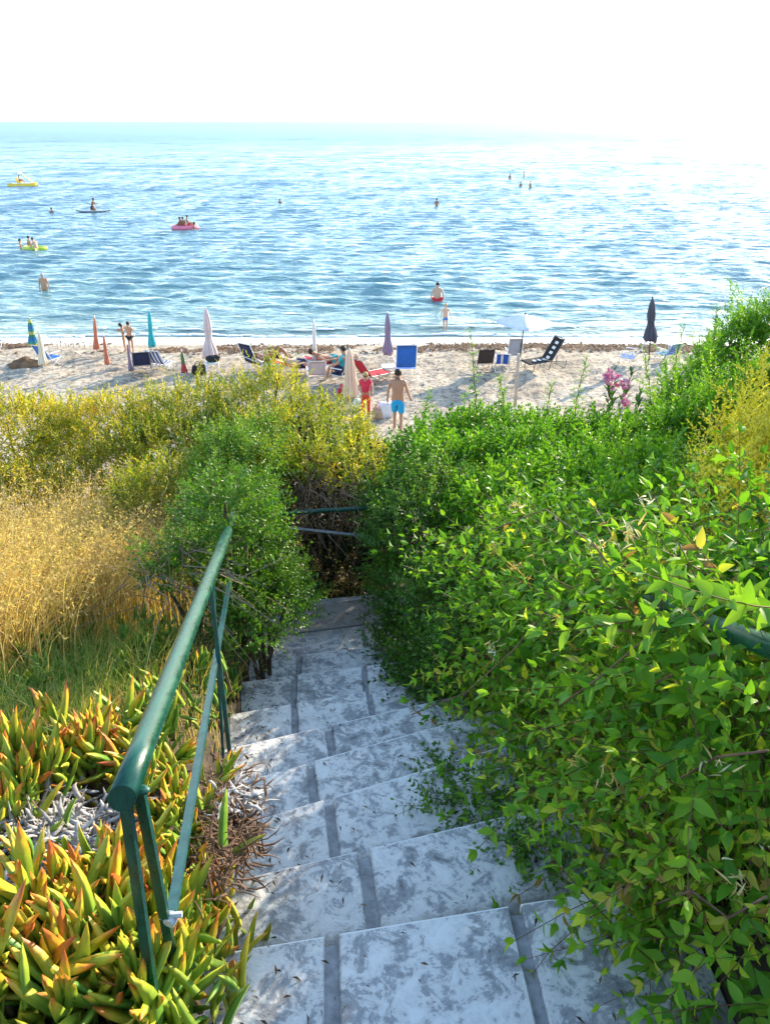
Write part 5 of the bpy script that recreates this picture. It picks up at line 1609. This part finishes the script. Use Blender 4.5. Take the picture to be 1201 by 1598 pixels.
# the couple near the water
P = at_sand(206, 551)
hgt = (551 - 504) * px_m(P) / 1.72 / cos(radians(15))
person('man in dark trunks seen from behind hugging a dark haired woman', P, radians(-10), dict(ell=(-.30, .02, 1.36), wrl=(-.30, .22, 1.42), hal=(-.28, .29, 1.43), elr=(.24, .10, 1.22), wrr=(.08, .27, 1.25), har=(.0, .30, 1.26)), 0, HAIRB, [TRUNK(BLK)], hgt, 1.05, 'couple hugging near the water')
person('dark haired woman leaning out from the arms of the man in dark trunks', P + np.array([-.30, .22, 0]), radians(100), dict(nck=(-.02, .02, 1.44), hd0=(-.05, .06, 1.52), hd1=(-.09, .09, 1.59), ell=(-.25, .12, 1.25), wrl=(-.18, .32, 1.30), elr=(.25, .12, 1.25), wrr=(.15, .34, 1.3), hal=(-.14, .38, 1.31), har=(.12, .40, 1.31)), 0, HAIRB, [('swimsuit', ['pel', 'wai', 'che'], .012, NAVY, {'che': .8})], hgt * .95, .92, 'couple hugging near the water', True)
# bathers standing in the sea
def in_sea(label, px, py, sink, yaw, pose=None, skin=0, hair=HAIRB, clothes=(), h=1.0, stout=1.0, group='bathers in the sea', **k):
    P = at_z(px, py, 0.0)
    return person(label, P - np.array([0, 0, sink * h]), yaw, pose, skin, hair, clothes, h, stout, group, **k)
in_sea('stout man standing waist deep facing the beach', 682, 468, .86, pi, dict(ell=(-.30, .02, 1.16), wrl=(-.30, .14, .95), hal=(-.27, .18, .9), elr=(.30, .02, 1.16), wrr=(.30, .14, .95), har=(.27, .18, .9)), 1, HAIRB, [TRUNK(RED)], 1.03, 1.42)
in_sea('boy with pale hair and white shorts paddling at the edge of the water', 694, 515, .12, radians(-165), dict(ell=(-.27, .04, 1.18), wrl=(-.30, .12, .95), hal=(-.3, .16, .88), elr=(.27, .04, 1.18), wrr=(.30, .12, .95), har=(.3, .16, .88)), 1, HAIRBL, [('shorts', ['wai'] + LEGS, .025, LBLUE, {'knl': .5, 'knr': .5, 'wai': .4})], .72, .95)
in_sea('grey haired bather standing waist deep on the left', 70, 452, .84, radians(20), None, 0, HAIRG, [], 1.0, 1.15)
in_sea('bather in the water left of the pair on the float', 33, 388, 1.05, radians(-60), dict(ell=(-.33, .12, 1.25), wrl=(-.38, .32, 1.25), hal=(-.38, .4, 1.25)), 0, HAIRB)
in_sea('lone swimmer far out left of the paddle board', 81, 332, 1.22, 0, None, 2, HAIRB)
in_sea('lone swimmer out in the middle left of the water', 437, 317, 1.25, 0, None, 2, HAIRB)
in_sea('dark silhouetted bather in the bright water above the stout man', 681, 321, .95, 0, None, 2, HAIRB, [TRUNK(BLK)])
for k, (x, y, lab) in enumerate([(795, 279, 'leftmost of the four distant bathers in the glare'), (817, 277, 'farthest of the four distant bathers in the glare'), (812, 290, 'smallest of the four distant bathers in the glare'), (827, 292, 'rightmost of the four distant bathers in the glare')]):
    in_sea(lab, x, y, (.95, .80, 1.15, .9)[k], k * 1.3, None, 2, HAIRB, [], 1.0, 1.0)
# sunbathers and seated people
SIT = dict(pel=(0, -.10, .40), wai=(0, -.15, .53), che=(0, -.19, .72), nck=(0, -.19, .91), hd0=(0, -.15, .985), hd1=(0, -.13, 1.07), shl=(-.165, -.2, .86), shr=(.165, -.2, .86), ell=(-.22, -.06, .62), elr=(.22, -.06, .62), wrl=(-.14, .16, .56), wrr=(.14, .16, .56), hal=(-.12, .24, .55), har=(.12, .24, .55),
           hil=(-.09, -.06, .40), hir=(.09, -.06, .40), knl=(-.11, .36, .46), knr=(.11, .36, .46), anl=(-.11, .44, .08), anr=(.11, .44, .08), tol=(-.11, .58, .04), tor=(.11, .58, .04))
P = at_sand(531, 594)
person('dark haired person in a turquoise shirt sitting beside the peach parasol', P, radians(60), SIT, 0, HAIRB, [('shirt', ['pel', 'wai', 'che', 'shl', 'ell', 'shr', 'elr'], .022, TURQ, {'ell': .7, 'elr': .7}), ('shorts', LEGS, .02, NAVY, {'knl': .6, 'knr': .6})], 1.0, 1.0, flat=False)
beach_chair('low folding chair under the person in the turquoise shirt', 530, 595, radians(60), NAVY, POLE_W, w_=.5, sh=.28, bl=.45)
LIE = dict(pel=(0, -.05, .40), wai=(0, -.20, .43), che=(0, -.40, .50), nck=(0, -.58, .60), hd0=(0, -.66, .66), hd1=(0, -.73, .72), shl=(-.17, -.52, .55), shr=(.17, -.52, .55), ell=(-.30, -.32, .45), elr=(.30, -.32, .45), wrl=(-.24, -.08, .46), wrr=(.24, -.08, .46), hal=(-.2, 0, .47), har=(.2, 0, .47),
           hil=(-.09, .02, .39), hir=(.09, .02, .39), knl=(-.10, .42, .42), knr=(.10, .42, .42), anl=(-.10, .80, .36), anr=(.10, .80, .36), tol=(-.12, .86, .48), tor=(.12, .86, .48))
KNEE = dict(LIE); KNEE.update(knl=(-.10, .30, .80), knr=(.10, .36, .76), anl=(-.10, .58, .42), anr=(.10, .62, .40), tol=(-.11, .74, .40), tor=(.11, .76, .40))
person('sunbather stretched out on the red lounger left of the slim parasol', at_sand(470, 585), radians(-68), LIE, 1, HAIRB, [TRUNK(NAVY)], 1.0, 1.0, flat=False)
person('sunbather lying on the red lounger behind the slim white parasol', at_sand(520, 578), radians(-75), LIE, 0, HAIRB, [TRUNK(TURQ)], 1.0, 1.0, flat=False)
lounger('lounger with a white towel under the sunbather with raised knees', 424, 577, radians(-72), WHT, POLE_W, rec=26)
person('deeply tanned sunbather with raised knees beside the dark navy chair', at_sand(424, 577), radians(-72), KNEE, 2, HAIRB, [TRUNK(RED)], 1.0, 1.0, flat=False)

# ---------------- craft on the water
YEL = mat('yellow_fibreglass', (.72, .50, .06), .4, .1, 2); PNK = mat('pink_inflatable', (.70, .18, .26), .35, .1, 3); GRY = mat('grey_board', (.20, .22, .26), .4, .1, 3); LIME = mat('lime_inflatable', (.45, .58, .05), .4, .1, 3)
P = at_z(36, 291, 0)
pb = thing('pedal_boat', 'yellow pedal boat with a slide far out on the left', 'pedal boat', P, radians(12))
for s_ in (-1, 1):
    g = []
    ts = np.linspace(-1, 1, 11)
    V = []
    for t in ts:
        w_ = .34 * (1 - max(0, abs(t) - .55) ** 1.5 * 2.2); up = .22 * max(0, t - .4) ** 1.5
        for (x, z) in ((-1, .0), (-.8, .45), (.8, .45), (1, 0), (.6, -.2), (-.6, -.2)): V.append((1.9 * t, s_ * .62 + x * w_, z * .8 + up + .1))
    mb = MB(); mb.add(V, [(i * 6 + j, i * 6 + (j + 1) % 6, (i + 1) * 6 + (j + 1) % 6, (i + 1) * 6 + j) for i in range(10) for j in range(6)] + [tuple(range(5, -1, -1)), tuple(60 + j for j in range(6))])
    mb.build('hull', YEL, pb, True)
mb = MB(); mb.box((0, 0, .46), (2.6, 1.3, .10)); mb.build('deck', WHITE_PL, pb)
for y in (-.33, .33):
    mb = MB(); mb.box((-.35, y, .62), (.5, .5, .2)); mb.box((-.62, y, .90), (.10, .5, .55)); mb.build('seat', YEL, pb)
mb = MB(); g = np.array([[(x, y, z) for y in np.linspace(-.25, .25, 4)] for x, z in ((1.9, .45), (1.3, .62), (.7, 1.15), (.1, 1.75), (-.15, 1.8))]); mb.sheet(g, .06); mb.build('slide', YEL, pb, True)
for y in (-.28, .28):
    mb = MB(); mb.tube([(-.5, y, .5), (-.2, y, 2.1), (.05, y, 2.0), (.05, y, 1.7)], .03, 6); mb.build('ladder_rail', POLE_W, pb, True)
person('person sitting on the yellow pedal boat', P + np.array([-.2, .1, .35]), radians(-80), SIT, 0, HAIRB, [TRUNK(RED)], 1.0, 1.0, 'people on the pedal boat', flat=False)
P = at_z(146, 331, .0)
pl = MB(); V = []
for t in np.linspace(-1, 1, 15):
    w_ = .36 * (1 - abs(t) ** 3) + .02
    up = .10 * abs(t) ** 4
    for (x, z) in ((-1, .04), (-.7, .10), (.7, .10), (1, .04), (.6, -.02), (-.6, -.02)): V.append((1.75 * t, x * w_, z + up))
pl.add(V, [(i * 6 + j, i * 6 + (j + 1) % 6, (i + 1) * 6 + (j + 1) % 6, (i + 1) * 6 + j) for i in range(14) for j in range(6)] + [tuple(range(5, -1, -1)), tuple(84 + j for j in range(6))])
o = pl.build('paddle_board', GRY, None, True); o.location = P + np.array([0, 0, .05]); o.rotation_euler = (0, 0, .05)
tag(o, 'long grey paddle board under a kneeling paddler', 'paddle board')
KNEEL = dict(pel=(0, -.12, .42), wai=(0, -.08, .55), che=(0, .0, .73), nck=(0, .05, .91), hd0=(0, .09, .985), hd1=(0, .11, 1.07), shl=(-.165, .02, .86), shr=(.165, .02, .86), ell=(-.22, .22, .70), elr=(.22, .22, .66), wrl=(-.05, .38, .72), wrr=(.12, .36, .46), hal=(-.02, .44, .72), har=(.12, .42, .40),
             hil=(-.09, -.10, .38), hir=(.09, -.10, .38), knl=(-.12, .24, .17), knr=(.12, .24, .17), anl=(-.12, -.16, .17), anr=(.12, -.16, .17), tol=(-.12, -.30, .17), tor=(.12, -.30, .17))
person('paddler kneeling on the long grey paddle board', P + np.array([.05, 0, .05]), radians(-80), KNEEL, 2, HAIRB, [TRUNK(NAVY)], 1.12, 1.0, flat=False)
P = at_z(289, 357, 0)
mb = MB(); mb.tube([(1.0 * cos(a), .62 * sin(a), .13) for a in np.linspace(0, 2 * pi, 29)], .20, 10, False); mb.box((0, 0, .10), (1.7, .95, .10))
o = mb.build('inflatable_float', PNK, None, True); o.location = P; tag(o, 'pink inflatable float crowded with three people', 'float')
for k, (dx, dy, yw, lab, sk) in enumerate([(-.50, -.05, 70, 'leftmost person sitting on the pink float', 2), (-.18, .12, 20, 'person sitting in the middle of the pink float', 2), (.42, .0, -70, 'tallest person at the right end of the pink float', 0)]):
    person(lab, P + np.array([dx, dy, -.18 if k < 2 else -.05]), radians(yw), SIT, sk, HAIRB, [TRUNK(RED)], 1.0, 1.0, 'people on the pink float', flat=False)
in_sea('swimmer holding on beside the pink float', 304, 358, 1.12, radians(90), None, 2, HAIRB)
P = at_z(55, 389, 0)
mb = MB(); mb.tube([(.75 * cos(a), .45 * sin(a), .08) for a in np.linspace(0, 2 * pi, 25)], .15, 8, False)
o = mb.build('inflatable_float', LIME, None, True); o.location = P; tag(o, 'lime green inflatable ring with two bathers at it', 'float')
in_sea('bather leaning over the lime green ring from the right', 57, 391, .80, radians(60), dict(nck=(0, .12, 1.43), hd0=(0, .18, 1.50), hd1=(0, .22, 1.58), ell=(-.22, .2, 1.15), wrl=(-.18, .42, 1.0), elr=(.22, .2, 1.15), wrr=(.18, .42, 1.0), hal=(-.15, .5, .98), har=(.15, .5, .98)), 1, HAIRB, [TRUNK(LIME)], 1.0, 1.15)
in_sea('bather behind the lime green ring on its left', 47, 386, .92, radians(-40), None, 0, HAIRB)
P = at_z(784, 191.2, 0)
bt = thing('motor_boat', 'tiny boat far out near the horizon', 'boat', P, radians(15))
V = []
for t in np.linspace(-1, 1, 9):
    w_ = 1.6 * (1 - max(0, t) ** 2.2) + .05
    for (y, z) in ((-1, 1.2), (-.7, -.3), (.7, -.3), (1, 1.2)): V.append((5.5 * t, y * w_, z + .5 * max(0, t)))
mb = MB(); mb.add(V, [(i * 4 + j, i * 4 + (j + 1) % 4, (i + 1) * 4 + (j + 1) % 4, (i + 1) * 4 + j) for i in range(8) for j in range(4)] + [(3, 2, 1, 0), (32, 33, 34, 35)]); mb.build('hull', POLE_D, bt)
mb = MB(); mb.box((-1, 0, 1.9), (3.4, 2, 1.5)); mb.build('cabin', WHITE_PL, bt)
exec_time('all')
